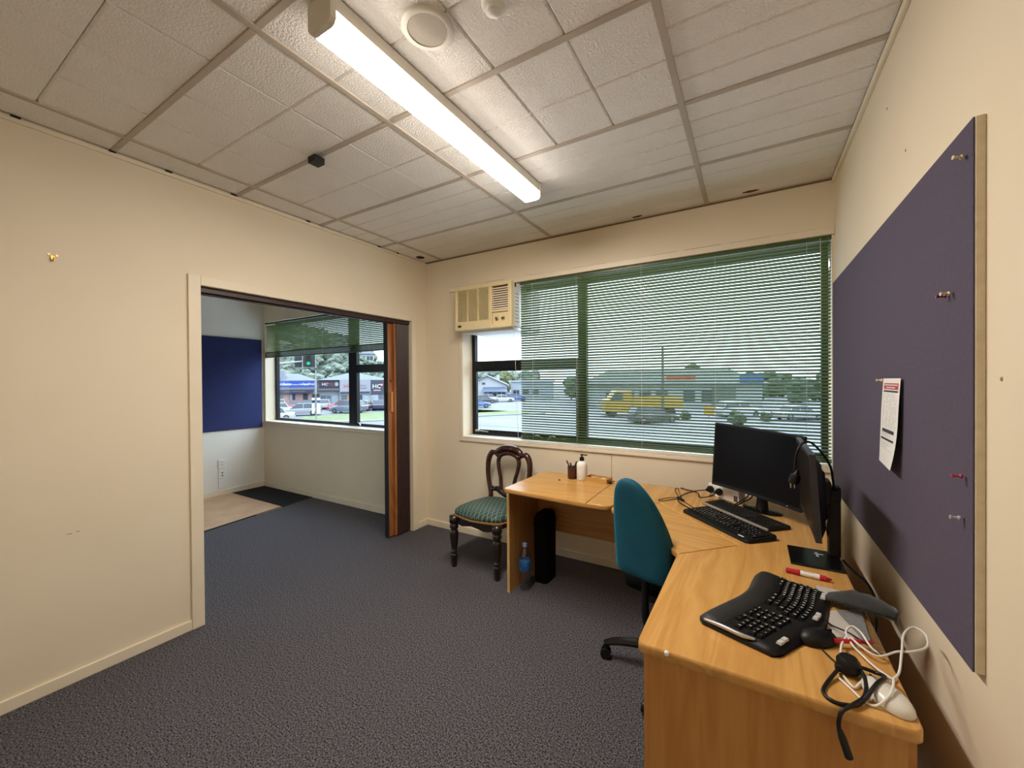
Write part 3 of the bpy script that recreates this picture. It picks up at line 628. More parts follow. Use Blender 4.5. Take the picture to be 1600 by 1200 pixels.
# ------------------------------------------------------------------ antique chair
ch = thing('antique_chair', 'antique balloon back chair with green diamond patterned seat', 'chair', (-1.79, 2.665, 0), R_(-3))
def front_leg(x, y):
    bm = B(); lathe(bm, [(r_*1.17, z_) for r_, z_ in [(0.016, 0), (0.017, 0.02), (0.019, 0.045), (0.024, 0.085), (0.027, 0.088), (0.027, 0.098), (0.019, 0.102), (0.019, 0.112), (0.024, 0.116), (0.024, 0.124), (0.018, 0.128), (0.022, 0.16), (0.028, 0.22), (0.030, 0.265), (0.026, 0.285), (0.018, 0.292), (0.026, 0.30), (0.031, 0.318), (0.026, 0.335), (0.02, 0.34), (0.032, 0.345), (0.032, 0.40)]], (x, y, 0), 16)
    return bm
for s in (-1, 1): obj('leg', front_leg(0.208*s, -0.213), ebony, ch, True, 'all')
for s in (-1, 1):
    bm = B(); tube(bm, [(0.165*s, 0.30, 0.0), (0.165*s, 0.255, 0.18), (0.165*s, 0.225, 0.34), (0.165*s, 0.225, 0.42)], [0.015, 0.018, 0.02, 0.02], 8); obj('leg', bm, ebony, ch, True, True)
def seat_outline(k=1.0, n=48):
    out = []
    for i in range(n):
        a = 2*PI*i/n; c, s = math.cos(a), math.sin(a); e = 0.42
        x = math.copysign(abs(c)**e, c); y = math.copysign(abs(s)**e, s)
        wx = 0.243 if y < 0 else 0.243-0.04*y
        yy = y*0.245
        if y < -0.6: yy -= 0.012*math.cos(x*PI*1.4)
        out.append((x*wx*k, yy*k))
    return out
bm = B(); loft(bm, [[(x*0.985, y*0.985, z0) for x, y in seat_outline()] for z0 in (0.352, 0.40)])
for v in bm.verts:
    if v.co.z < 0.36 and v.co.y < -0.1: v.co.z += 0.014*math.cos(v.co.x/0.243*PI*2) 
obj('apron', bm, ebony, ch, True, True)
bm = B(); loft(bm, [[(x, y, z) for x, y in seat_outline(k)] for z, k in ((0.398, 0.995), (0.400, 1.012), (0.410, 1.012), (0.412, 0.995))]); obj('braid', bm, gold, ch, True, True)
# woven seat cloth with a pale lattice
sm = bpy.data.materials.new('green_lattice_cloth'); sm.use_nodes = True; t = sm.node_tree; b = t.nodes['Principled BSDF']; b.inputs['Roughness'].default_value = 0.55
tc = t.nodes.new('ShaderNodeTexCoord'); sp = t.nodes.new('ShaderNodeSeparateXYZ'); t.links.new(tc.outputs['Object'], sp.inputs[0])
def mth(op, a, bb=None, c=None):
    n = t.nodes.new('ShaderNodeMath'); n.operation = op
    for i, v in enumerate((a, bb, c)):
        if v is None: continue
        if isinstance(v, (int, float)): n.inputs[i].default_value = v
        else: t.links.new(v, n.inputs[i])
    return n.outputs[0]
def lines(sig):
    d1 = mth('ADD', mth('MULTIPLY', sp.outputs['X'], 27.0), mth('MULTIPLY', sp.outputs['Y'], 13.0*sig))
    return mth('LESS_THAN', mth('ABSOLUTE', mth('SUBTRACT', mth('FRACT', d1), 0.5)), 0.036)
lat = mth('MAXIMUM', lines(1), lines(-1))
mx = t.nodes.new('ShaderNodeMix'); mx.data_type = 'RGBA'; mx.inputs[6].default_value = lin(22, 60, 58); mx.inputs[7].default_value = lin(150, 158, 124)
t.links.new(lat, mx.inputs[0]); t.links.new(mx.outputs[2], b.inputs['Base Color'])
bm = B(); loft(bm, [[(x, y, z) for x, y in seat_outline(k)] for z, k in ((0.411, 0.99), (0.425, 1.0), (0.438, 0.985), (0.452, 0.93), (0.464, 0.82), (0.473, 0.65), (0.479, 0.42), (0.482, 0.2), (0.4825, 0.04))]); obj('seat_cushion', bm, sm, ch, True, 'all')
def bk(z): return 0.215+0.10*max(0, z-0.42)**1.1
def P3(l): return [(x, bk(z), 0.42+(z-0.42)*0.965) for x, z in l]
for s in (-1, 1):
    bm = B(); tube(bm, P3([(0.168*s, 0.40), (0.172*s, 0.50), (0.200*s, 0.60), (0.214*s, 0.70), (0.208*s, 0.79), (0.178*s, 0.842), (0.140*s, 0.846), (0.112*s, 0.826)]), [0.021, 0.021, 0.020, 0.022, 0.025, 0.025, 0.022, 0.019], 10); obj('back_stile', bm, mahog, ch, True, 'all')
    bm = B(); tube(bm, P3([(0.062*s, 0.52), (0.072*s, 0.62), (0.096*s, 0.71), (0.105*s, 0.78), (0.085*s, 0.825), (0.04*s, 0.845), (0, 0.850)]), [0.018, 0.017, 0.017, 0.019, 0.020, 0.020, 0.020], 10); obj('inner_splat', bm, mahog, ch, True, 'all')
    bm = B(); lathe(bm, [(0.004, 0), (0.016, 0.006), (0.016, 0.018), (0.004, 0.024)], seg=12, M=Matrix.Translation((0.112*s, bk(0.815)-0.026, 0.814)) @ Matrix.Rotation(-PI/2, 4, 'X')); obj('carved_scroll', bm, mahog, ch, True, 'all')
bm = B(); tube(bm, P3([(-0.135, 0.826), (-0.115, 0.858), (-0.065, 0.886), (0, 0.895), (0.065, 0.886), (0.115, 0.858), (0.135, 0.826)]), [0.018, 0.026, 0.029, 0.030, 0.029, 0.026, 0.018], 10); obj('crest_rail', bm, mahog, ch, True, 'all')
bm = B(); tube(bm, P3([(-0.17, 0.515), (-0.11, 0.53), (-0.07, 0.515), (0, 0.485), (0.07, 0.515), (0.11, 0.53), (0.17, 0.515)]), [0.016, 0.022, 0.026, 0.022, 0.026, 0.022, 0.016], 10); obj('cross_rail', bm, ebony, ch, True, 'all')
for s in (-1, 1):
    for q in range(4):
        bm = B(); bmesh.ops.create_uvsphere(bm, u_segments=8, v_segments=6, radius=0.012)
        for v in bm.verts: v.co += Vector((s*(0.075+0.022*q), bk(0.53)-0.024, 0.535+0.01*math.sin(q*2.4)))
        obj('carved_leaf', bm, ebony, ch, True, 'all')

# ------------------------------------------------------------------ office chair
hx, hy = -0.345, 2.10
oc = thing('office_chair', 'swivel office chair with teal velvet covered backrest', 'chair', (hx, hy, 0))
fx, fy = 0.30, 0.954
def L2(w, tt, z):
    w = w*0.94-0.032*max(0, z-0.62)/0.37; z = 0.562+(z-0.512)*0.94
    return (-0.415+fy*w+fx*tt, 1.862-fx*w+fy*tt, z)
rings = []
for z, a, b_, off in ((0.512, 0.10, 0.03, 0.0), (0.515, 0.134, 0.05, 0), (0.535, 0.148, 0.060, 0.002), (0.58, 0.150, 0.064, 0.002), (0.66, 0.148, 0.066, 0), (0.74, 0.138, 0.06, -0.014), (0.82, 0.122, 0.052, -0.034), (0.89, 0.100, 0.044, -0.056), (0.94, 0.078, 0.036, -0.074), (0.975, 0.052, 0.027, -0.086), (0.992, 0.026, 0.014, -0.092), (0.996, 0.004, 0.003, -0.094)):
    ring = []
    for i in range(32):
        an = 2*PI*i/32; c, s = math.cos(an), math.sin(an); e = 0.7
        fold = 0.003*math.sin(an*9+z*40)*(1 if z < 0.6 else 0.25)
        w = math.copysign(abs(c)**e, c)*(a+fold); tt = math.copysign(abs(s)**e, s)*(b_+fold)+off - 0.10*(w*w)/0.16*0.3
        ring.append(L2(w, tt, z))
    rings.append(ring)
bm = B(); loft(bm, rings); bk_o = obj('backrest_cover', bm, velvet, oc, smooth='all')
sub = bk_o.modifiers.new('s', 'SUBSURF'); sub.levels = 1; sub.render_levels = 2
bm = B(); tube(bm, [L2(0, 0.0, 0.52), L2(0, -0.005, 0.40), L2(0, 0.01, 0.28), L2(0, 0.08, 0.26), L2(0, 0.20, 0.30)], [0.016, 0.016, 0.018, 0.018, 0.018], 10); obj('back_support', bm, black, oc, smooth=True)
bm = B(); box(bm, -0.165, 0.165, -0.17, 0.21, 0.425, 0.495, 0.03, 3, M=Matrix.Translation((hx, hy, 0)) @ Matrix.Rotation(math.atan2(fy, fx)-PI/2, 4, 'Z')); obj('seat', bm, mat('black_seat_fabric', lin(10, 10, 11), 0.95, spec=0.1), oc, smooth=True)
bm = B(); box(bm, -0.08, 0.08, -0.12, 0.12, 0.37, 0.424, 0.01, 2, M=Matrix.Translation((hx, hy, 0)) @ Matrix.Rotation(math.atan2(fy, fx)-PI/2, 4, 'Z')); obj('mechanism', bm, black, oc)
bm = B(); tube(bm, [(hx+0.06, hy-0.02, 0.40), (hx+0.16, hy-0.05, 0.395), (hx+0.18, hy-0.055, 0.39)], 0.006, 6); obj('lever', bm, black, oc)
bm = B(); lathe(bm, [(0.033, 0.07), (0.033, 0.22), (0.024, 0.225), (0.024, 0.38)], (hx, hy, 0), 16); obj('gas_column', bm, black, oc, smooth=True)
for k in range(5):
    a = R_(190+72*k); c, s = math.cos(a), math.sin(a)
    bm = B(); tube(bm, [(hx+c*0.02, hy+s*0.02, 0.105), (hx+c*0.14, hy+s*0.14, 0.112), (hx+c*0.26, hy+s*0.26, 0.098), (hx+c*0.325, hy+s*0.325, 0.075)], [0.028, 0.024, 0.02, 0.015], 8); obj('leg', bm, blackgloss, oc, smooth=True)
    cx, cy = hx+c*0.32, hy+s*0.32
    bm = B()
    for d in (-0.014, 0.014): lathe(bm, [(0.008, -0.009), (0.025, -0.009), (0.027, 0), (0.025, 0.009), (0.008, 0.009)], seg=16, M=Matrix.Translation((cx-s*d, cy+c*d, 0.0275)) @ Matrix.Rotation(a, 4, 'Z') @ Matrix.Rotation(PI/2, 4, 'X'))
    box(bm, cx-0.01, cx+0.01, cy-0.01, cy+0.01, 0.03, 0.07); obj('caster', bm, black, oc, smooth=True)

# ------------------------------------------------------------------ under the side desk
t = thing('water_bottle', 'clear plastic water bottle with blue label on the carpet', 'bottle', (-1.362, 2.44, 0))
bx, by = -1.362, 2.44
prof = [(0.0, 0.004), (0.03, 0.0), (0.038, 0.008), (0.040, 0.03)]
for k in range(7): prof += [(0.040, 0.035+k*0.013), (0.0385, 0.041+k*0.013)]
prof += [(0.040, 0.135), (0.0395, 0.20), (0.041, 0.215), (0.038, 0.24), (0.028, 0.265), (0.015, 0.285), (0.0125, 0.297), (0.0, 0.297)]
bm = B(); lathe(bm, prof, (bx, by, 0), 24); obj('bottle_body', bm, clear, t, smooth='all')
bm = B(); lathe(bm, [(0.0405, 0.135), (0.0412, 0.137), (0.0412, 0.205), (0.0405, 0.207)], (bx, by, 0), 24); obj('label_band', bm, mat('blue_label', lin(60, 130, 190), 0.4, col2=lin(30, 80, 150), nscale=14), t, smooth='all')
bm = B(); lathe(bm, [(0.0, 0.296), (0.0155, 0.296), (0.016, 0.318), (0.0, 0.320)], (bx, by, 0), 16); obj('cap', bm, mat('pale_blue_cap', lin(150, 176, 214), 0.4), t, smooth=True)
t = thing('waste_bin', 'tall black rounded bin under the side desk', 'bin', (-1.30, 2.64, 0))
def rr(w, d, r, n=5):
    o = []
    for cx, cy, a in ((w-r, d-r, 0), (-w+r, d-r, 90), (-w+r, -d+r, 180), (w-r, -d+r, 270)): o += arc(cx, cy, r, a, a+90, n)
    return o
bm = B(); loft(bm, [[(-1.305+x*k, 2.645+y*k, z) for x, y in rr(0.054, 0.09, 0.026)] for z, k in ((0.0, 0.92), (0.01, 0.96), (0.40, 1.0))]); obj('body', bm, mat('matt_black_bin', lin(9, 8, 8), 0.75, spec=0.15), t, smooth=True)
bm = B(); loft(bm, [[(-1.305+x*k, 2.645+y*k2, z) for x, y in rr(0.054, 0.09, 0.026)] for z, k, k2 in ((0.402, 1.03, 1.03), (0.43, 1.03, 1.03), (0.46, 0.98, 0.96), (0.485, 0.84, 0.85), (0.497, 0.6, 0.65), (0.50, 0.2, 0.3))]); obj('lid', bm, mat('matt_black_bin', lin(9, 8, 8), 0.75), t, smooth=True)

# ------------------------------------------------------------------ things on the side desk
t = thing('pen_cup', 'brown translucent pen cup on the side desk', 'cup', (-1.128, 2.742, ZT))
bm = B(); prof = [(0.0, 0.001), (0.032, 0.0), (0.034, 0.004), (0.035, 0.088), (0.0325, 0.088), (0.031, 0.006), (0.0, 0.006)]; lathe(bm, prof, (-1.128, 2.742, ZT), 20); obj('cup_wall', bm, mat('brown_cup_plastic', lin(72, 38, 26), 0.3), t, smooth=True)
penm = [('dark grey pen leaning left out of the brown cup', lin(58, 60, 62)), ('black pen upright in the brown cup', lin(20, 20, 22)), ('dark green pen leaning right in the brown cup', lin(26, 62, 48)), ('black marker leaning at the back of the brown cup', lin(26, 24, 28)), ('silver clipped pen low in the brown cup', lin(130, 130, 136))]
for k, (lab, c) in enumerate(penm):
    dx = (-0.045, -0.01, 0.045, 0.025, 0.008)[k]; dy = (0, -0.01, 0, 0.02, -0.02)[k]; hgt = (0.128, 0.115, 0.13, 0.122, 0.10)[k]
    p0 = Vector((-1.128-dx*0.3, 2.742-dy*0.3, ZT+0.010)); p1 = Vector((-1.128+dx, 2.742+dy, ZT+hgt)); d = (p1-p0)
    t = thing('pen', lab, 'pen', p0, group='pens in the brown cup')
    bm = B(); tube(bm, [p0, p0+d*0.7], 0.0045, 8, smooth=False); obj('barrel', bm, mat('pen_barrel_%d' % k, c, 0.3), t, smooth=True)
    bm = B(); tube(bm, [p0+d*0.7, p1], 0.0055, 8, smooth=False); bars(bm, p0+d*0.72+Vector((0.0, -0.006, 0)), p1+Vector((0, -0.006, 0)), 0.003, 0.0015); obj('cap', bm, mat('pen_barrel_%d' % k, c, 0.3), t, smooth=True)
px_, py_ = -1.052, 2.738
t = thing('pump_bottle', 'white lotion pump bottle with black pump on side desk', 'bottle', (px_, py_, ZT))
bm = B(); lathe(bm, [(0.0, 0.0), (0.034, 0.0), (0.038, 0.006), (0.038, 0.108), (0.035, 0.122), (0.022, 0.134), (0.015, 0.138), (0.0, 0.138)], (px_, py_, ZT), 28); pbm = obj('bottle_body', bm, white, t, smooth='all')
bm = B(); lathe(bm, [(0.0, 0.137), (0.016, 0.137), (0.016, 0.160), (0.009, 0.166), (0.0045, 0.168), (0.0045, 0.176), (0.011, 0.177), (0.011, 0.184), (0.0, 0.185)], (px_, py_, ZT), 16); box(bm, px_, px_+0.042, py_-0.006, py_+0.006, ZT+0.177, ZT+0.184, 0.002); obj('pump', bm, black, t, smooth=True)
bm = B(); 
for z, a, b_ in ((0.095, -0.5, 0.3), (0.088, -0.5, 0.45), (0.03, -0.5, 0.2), (0.075, -0.3, 0.3)):
    rg = []
    for rad, dz in ((0.0383, 0), (0.0383, 0.0015)): rg.append([(px_+rad*math.cos(-PI/2+a+(b_-a)*i/8), py_+rad*math.sin(-PI/2+a+(b_-a)*i/8), ZT+z+dz) for i in range(9)])
    loft(bm, rg, cap=False, closed=False)
obj('label_print', bm, inkgrey, pbm)
t = thing('note_tray', 'clear shallow tray of folded notes on the side desk', 'tray', (-0.935, 2.76, ZT))
Mt = Matrix.Translation((-0.935, 2.757, ZT)) @ Matrix.Rotation(R_(-8), 4, 'Z')
bm = B(); box(bm, -0.085, 0.085, -0.045, 0.045, 0, 0.003, M=Mt)
for a in ((-0.085, 0.085, -0.045, -0.042), (-0.085, 0.085, 0.042, 0.045), (-0.085, -0.082, -0.042, 0.042), (0.082, 0.085, -0.042, 0.042)): box(bm, a[0], a[1], a[2], a[3], 0.003, 0.03, M=Mt)
obj('tray_shell', bm, mat('amber_clear_tray', lin(196, 150, 84), 0.2), t)
for k in range(7):
    bm = B(); Mq = Mt @ Matrix.Translation((-0.06+0.02*k, random.uniform(-0.02, 0.02), 0.012+0.004*(k % 3))) @ Matrix.Rotation(random.uniform(-0.6, 0.6), 4, 'Z') @ Matrix.Rotation(random.uniform(-0.2, 0.2), 4, 'X')
    box(bm, -0.018, 0.018, -0.012, 0.012, 0, 0.006, 0.002, 1, M=Mq); tag(obj('folded_note', bm, mat('cream_note', lin(222, 196, 146), 0.7)), 'small cream folded note in the clear tray', 'paper', 'folded notes in the clear tray')
t = thing('binder_clip', 'black clip at the end of the note tray', 'clip', (-0.838, 2.735, ZT))
bm = B(); prism(bm, [(-0.012, 0), (0.012, 0), (0.006, 0.012), (-0.006, 0.012)], -0.012, 0.012, M=Matrix.Translation((-0.842, 2.732, ZT)) @ Matrix.Rotation(PI/2, 4, 'X')); obj('jaw', bm, black, t)
bm = B(); tube(bm, [(-0.836, 2.725, ZT+0.012), (-0.82, 2.72, ZT+0.02), (-0.81, 2.715, ZT+0.004)], 0.0018, 6); obj('wire_arm', bm, black, t)
bm = B(); tube(bm, [(-1.19, 2.634, ZT+0.003), (-1.184, 2.64, ZT+0.005), (-1.176, 2.636, ZT+0.003)], [0.002, 0.005, 0.001], 6); tag(obj('crumb', bm, black), 'small dark crumb alone on the side desk', 'crumb')

# ------------------------------------------------------------------ keyboards
def keycap(name, w, d, h, m):
    bm = B(); t_ = 0.0016
    loft(bm, [[(-w/2, -d/2, 0), (w/2, -d/2, 0), (w/2, d/2, 0), (-w/2, d/2, 0)], [(-w/2+t_, -d/2+t_, h), (w/2-t_, -d/2+t_, h), (w/2-t_, d/2-t_*.6, h), (-w/2+t_, d/2-t_*.6, h)]])
    bmesh.ops.recalc_face_normals(bm, faces=bm.faces[:]); me = bpy.data.meshes.new(name); bm.to_mesh(me); bm.free(); me.materials.append(m); return me
_kc = {}
def add_key(t, w, d, h, m, loc, rz=0, ch=None, leg=None):
    k = (round(w, 4), round(d, 4), round(h, 4), m.name)
    if k not in _kc: _kc[k] = keycap('key', w, d, h, m)
    o = link('key', _kc[k], t, True); o.location = loc; o.rotation_euler = (0, 0, rz)
    if ch and leg is not None:
        for c, dx, dy in ((ch, -w*0.18, d*0.14),):
            leg.append((c, Matrix.Translation((loc[0], loc[1], loc[2]+h+0.0003)) @ Matrix.Rotation(rz, 4, 'Z') @ Matrix.Translation((dx, dy, 0))))
_glyph = {}
def legends(t, leg, size, name='key_legend'):
    bm = B()
    for c, M in leg:
        if c not in _glyph:
            _glyph[c] = text_mesh(c, 1.0, Matrix.Identity(4))
        me = _glyph[c].copy(); me.transform(M @ Matrix.Scale(size, 4)); bm.from_mesh(me); bpy.data.meshes.remove(me)
    me = bpy.data.meshes.new(name); bm.to_mesh(me); bm.free(); me.materials.clear(); me.materials.append(legend)
    link(name, me, t, True, kind='stuff')
ROWS = ['`1234567890-=', 'QWERTYUIOP[]', "ASDFGHJKL;'", 'ZXCVBNM,./']
def std_keys(t, w, d, x0, y1, u, v, h, zf, m, leg):
    """main block, navigation and number pad on a u x v grid; (x0,y1) is the top left"""
    def k(cx, row, wu, ch=None, dv=1.0):
        X = x0+(cx+wu/2)*u; Y = y1-(row+dv/2)*v; add_key(t, u*wu-0.0022, v*dv-0.0022, h, m, (X, Y, zf(Y)), 0, ch, leg)
    for c in [0]+[2, 3, 4, 5]+[6.5, 7.5, 8.5, 9.5]+[11, 12, 13, 14]: k(c, 0, 1, 'F' if c else 'E')
    for i, c in enumerate(ROWS[0]): k(i, 1.25, 1, c)
    k(13, 1.25, 2, 'B')
    k(0, 2.25, 1.5, 'T')
    for i, c in enumerate(ROWS[1]): k(1.5+i, 2.25, 1, c)
    k(13.5, 2.25, 1.5, '|')
    k(0, 3.25, 1.75, 'C')
    for i, c in enumerate(ROWS[2]): k(1.75+i, 3.25, 1, c)
    k(12.75, 3.25, 2.25, 'E'); k(0, 4.25, 2.25, 'S')
    for i, c in enumerate(ROWS[3]): k(2.25+i, 4.25, 1, c)
    k(12.25, 4.25, 2.75, 'S')
    for c, w_, ch in ((0, 1.25, 'C'), (1.25, 1.25, 'W'), (2.5, 1.25, 'A'), (3.75, 6.25, None), (10, 1.25, 'A'), (11.25, 1.25, 'W'), (12.5, 1.25, 'M'), (13.75, 1.25, 'C')): k(c, 5.25, w_, ch)
    for r_ in (0, 1.25, 2.25):
        for i in range(3): k(15.25+i, r_, 1, 'HPIDEU'[int(i+3*(r_ > 1)) % 6])
    k(16.25, 4.25, 1, '^')
    for i in range(3): k(15.25+i, 5.25, 1, '<v>'[i])
    for r_, s in enumerate(('N/*', '789', '456', '123')):
        for i, c in enumerate(s): k(18.5+i, 1.25+r_, 1, c)
    k(21.5, 1.25, 1, '-'); k(21.5, 2.25, 1, '+', 2); k(21.5, 4.25, 1, 'E', 2); k(18.5, 5.25, 2, '0'); k(20.5, 5.25, 1, '.')
keym = mat('black_keycap', lin(18, 17, 18), 0.4, spec=0.35)
def kbd_base(bm, w, d, hf, hb, r, z0=0.0):
    o = rr(w/2, d/2, r, 4)
    zt = lambda y: z0+hf+(hb-hf)*(y+d/2)/d
    loft(bm, [[(x, y, z0+0.002) for x, y in o], [(x*1.0, y*1.0, zt(y)-0.003) for x, y in o], [(x*0.99, y*0.98, zt(y)) for x, y in o]])
    return zt
# standard black keyboard in front
k1 = thing('keyboard', 'thick black keyboard in front of the big monitor', 'keyboard', (-0.113, 2.228, ZT), R_(-46.3))
bm = B(); zt = kbd_base(bm, 0.45, 0.168, 0.014, 0.021, 0.022); obj('body', bm, black, k1, True, True)
leg = []; std_keys(k1, 0.45, 0.17, -0.213, 0.071, 0.01895, 0.0186, 0.007, lambda y: zt(y)-0.001, keym, leg); legends(k1, leg, 0.0095)
bm = B(); box(bm, 0.17, 0.20, -0.082, -0.075, 0.0225, 0.0232); obj('logo_print', bm, legend, k1, True)
# slim keyboard behind with silver edge
k2 = thing('keyboard', 'slim dark keyboard with silver edge behind the thick one', 'keyboard', (-0.043, 2.428, ZT), R_(-46.3))
bm = B(); zt2 = kbd_base(bm, 0.455, 0.138, 0.009, 0.016, 0.012); obj('body', bm, black, k2, True, True)
bm = B(); box(bm, -0.224, 0.224, -0.0725, -0.060, 0.003, 0.0135, 0.002, 1); obj('front_edge', bm, silver, k2, True)
leg = []; std_keys(k2, 0.45, 0.13, -0.214, 0.060, 0.0190, 0.0178, 0.0035, lambda y: zt2(y)-0.0005, keym, leg)
# curved ergonomic keyboard
k3 = thing('ergonomic_keyboard', 'large curved black ergonomic keyboard on the near desk wing', 'keyboard', (0.058, 1.462, ZT), R_(-111.1))
EW = 0.232
wave = lambda x: 0.017*math.cos(x/EW*PI)
def efront(x): return -0.112+wave(x)+0.022*max(0, abs(x)/EW-0.86)**2/0.0196*1.0
def eback(x): return 0.106+wave(x)-0.022*max(0, abs(x)/EW-0.88)**2/0.0144*0.8
def dome(x, y): return 0.018+0.012*math.cos(x/EW*PI/2)**2
bm = B(); nx, ny = 36, 14; rg = []
for j in range(ny+1):
    v = j/ny; top = []; bot = []
    for i in range(nx+1):
        x = -EW+2*EW*i/nx; y = efront(x)+(eback(x)-efront(x))*v
        e1 = min(1, min(v, 1-v)/0.10); e2 = min(1, (1-abs(x)/EW)/0.05); ed = min(e1, e2); ed = math.sqrt(max(0, 1-(1-ed)**2))
        top.append((x, y, 0.007+(dome(x, y)-0.007)*ed)); bot.append((x, y, 0.001))
    rg.append(top+bot[::-1])
loft(bm, rg); obj('body', bm, black, k3, True, 'all')
bm = B(); rg = []
for j in range(7):
    v = j/6; row = []
    for i in range(nx+1):
        x = -EW*0.97+2*EW*0.97*i/nx; y0 = efront(x)+0.004; y1 = -0.042+wave(x)*0.95
        h_ = 0.008*math.sin(PI*min(1, 0.12+v*0.8))**0.5*min(1, (1-abs(x)/(EW*0.972))/0.06)**0.5
        row.append((x, y0+(y1-y0)*v, dome(x, 0)*(0.62+0.38*min(1, v*4))+h_*(1 if 0 < j < 6 else 0)))
    rg.append(row)
loft(bm, rg, cap=False, closed=False); obj('wrist_rest', bm, mat('charcoal_wrist_pad', lin(34, 33, 33), 0.55), k3, True, 'all')
leg = []
def ek(x, yrow, w, ch=None, m=keym, d=0.0155): 
    y = yrow+wave(x)*0.95; add_key(k3, w, d, 0.006, m, (x, y, dome(x, y)+0.001), -math.atan(0.017*PI/EW*math.sin(x/EW*PI))*0.9, ch, leg)
U = 0.0186
er = ['E1234567890-=B', 'TQWERTYUIOP[]|', "CASDFGHJKL;'E", 'SZXCVBNM,./S']
for r_, s in enumerate(er):
    for i, c in enumerate(s):
        x = -0.205+i*U+(r_*0.004); ek(x, 0.047-r_*0.0185, U-0.002, c)
for i, (x, w) in enumerate(((-0.200, 0.026), (-0.171, 0.024), (-0.144, 0.024), (-0.095, 0.062), (-0.04, 0.026), (-0.012, 0.024), (0.014, 0.024))): ek(x, -0.027, w, 'CWA AMC'[i] if i != 3 else None)
for i in range(14): ek(-0.205+i*U, 0.066, U-0.003, 'F', d=0.010)
for r_, s in enumerate(('HPU', 'DEI', 'PSB', '^vE', '<>v')):
    for i, c in enumerate(s): ek(0.074+i*U, 0.047-r_*0.0185, U-0.002, c)
for r_, s in enumerate(('N/*-', '789+', '456', '123E', '0.')):
    for i, c in enumerate(s): ek(0.140+i*U, 0.047-r_*0.0185, U-0.002, c)
legends(k3, leg, 0.0100)
# pale hot keys in small pairs
kl = mat('pale_grey_key', lin(196, 196, 194), 0.4)
for x0 in (-0.188, -0.165, -0.02, 0.004, 0.165, 0.185):
    ek(x0, 0.090, 0.019, None, kl, 0.013)
bm = B(); tube(bm, [(0.224, -0.105, 0.014), (0.228, -0.05, 0.02), (0.228, 0.0, 0.02), (0.220, 0.03, 0.021)], [0.004, 0.006, 0.006, 0.003], 8); obj('end_trim', bm, silver, k3, True, 'all')

# ------------------------------------------------------------------ monitors
m1 = thing('monitor', 'large dark curved monitor facing the office chair', 'monitor', (0.055, 2.56, ZT))
pL, pR_ = Vector((-0.204, 2.645, 0)), Vector((0.200, 2.353, 0)); dd = (pR_-pL); wdt = dd.length; dd.normalize(); nn_ = Vector((dd.y, -dd.x, 0)); nn_ = nn_ if nn_.y < 0 else -nn_
def mp1(u, v, t):  # u -.5...5 across, v 0..1 up, t depth behind the face
    c = (pL+pR_)/2; sag = 0.02*(1-(2*u)**2)
    q = c+dd*u*wdt - nn_*(sag+t) - nn_*0.03*v; return (q.x, q.y, 0.832+0.362*v-0.024*(u+0.5))
def mslab(bm, u0, u1, v0, v1, t0, t1, n=10):
    rg = []
    for i in range(n+1):
        u = u0+(u1-u0)*i/n; rg.append([mp1(u, v0, t0), mp1(u, v1, t0), mp1(u, v1, t1), mp1(u, v0, t1)])
    loft(bm, rg)
bm = B(); mslab(bm, -.5, .5, 0, 1, 0.0, 0.022); obj('bezel', bm, black, m1, smooth=True)
bm = B(); mslab(bm, -.485, .485, .05, .975, -0.001, 0.0005); obj('screen', bm, screenm, m1, smooth=True)
bm = B(); mslab(bm, -.36, .36, .08, .8, 0.022, 0.05); obj('rear_shell', bm, black, m1, smooth=True)
bm = B(); lathe(bm, [(0.0015, 0), (0.0015, 0.001)], mp1(.36, .025, -0.001), 6); obj('power_light', bm, mat('white_power_light', lin(240, 240, 250), 0.5, emit=(1, 1, 1, 1), estr=2.0), m1)
bc = (pL+pR_)/2 - nn_*0.085
bm = B(); tube(bm, [(bc.x, bc.y, ZT+0.012), (bc.x, bc.y, ZT+0.10), (bc.x+nn_.x*0.02, bc.y+nn_.y*0.02, ZT+0.20)], [0.032, 0.024, 0.024], 10); obj('neck', bm, black, m1, smooth=True)
bm = B(); lathe(bm, [(0.0, 0.0), (0.105, 0.0), (0.105, 0.006), (0.08, 0.012), (0.0, 0.014)], seg=32, M=Matrix.Translation((bc.x, bc.y, ZT)) @ Matrix.Rotation(math.atan2(dd.y, dd.x), 4, 'Z') @ Matrix.Diagonal((1, 0.62, 1, 1))); obj('stand_base', bm, blackgloss, m1, smooth=True)
m2 = thing('monitor', 'black monitor seen edge-on on a square post stand', 'monitor', (0.22, 1.97, ZT))
def mp2(y, z, t): k = (z-0.887)/0.302; return (0.188-0.018*k+t, y, z)
def mslab2(bm, y0, y1, z0, z1, t0, t1, tp=0.0):
    loft(bm, [[mp2(y0, z0, t0), mp2(y1, z0, t0), mp2(y1, z1, t0), mp2(y0, z1, t0)], [mp2(y0+tp, z0+tp, t1), mp2(y1-tp, z0+tp, t1), mp2(y1-tp, z1-tp, t1), mp2(y0+tp, z1-tp, t1)]])
bm = B(); mslab2(bm, 1.712, 2.20, 0.887, 1.189, 0, 0.018); obj('bezel', bm, mat('dark_grey_plastic', lin(48, 46, 50), 0.4), m2)
bm = B(); mslab2(bm, 1.722, 2.19, 0.905, 1.179, -0.0012, 0); obj('screen', bm, mat('brownish_dark_screen', lin(26, 20, 18), 0.3, spec=0.2), m2)
bm = B(); mslab2(bm, 1.722, 2.19, 0.897, 1.179, 0.018, 0.036, 0.03); mslab2(bm, 1.80, 2.10, 0.93, 1.13, 0.034, 0.052, 0.02); obj('rear_shell', bm, black, m2)
bm = B(); box(bm, 0.238, 0.262, 1.94, 2.02, 0.975, 1.055, 0.006); obj('mount_plate', bm, black, m2)
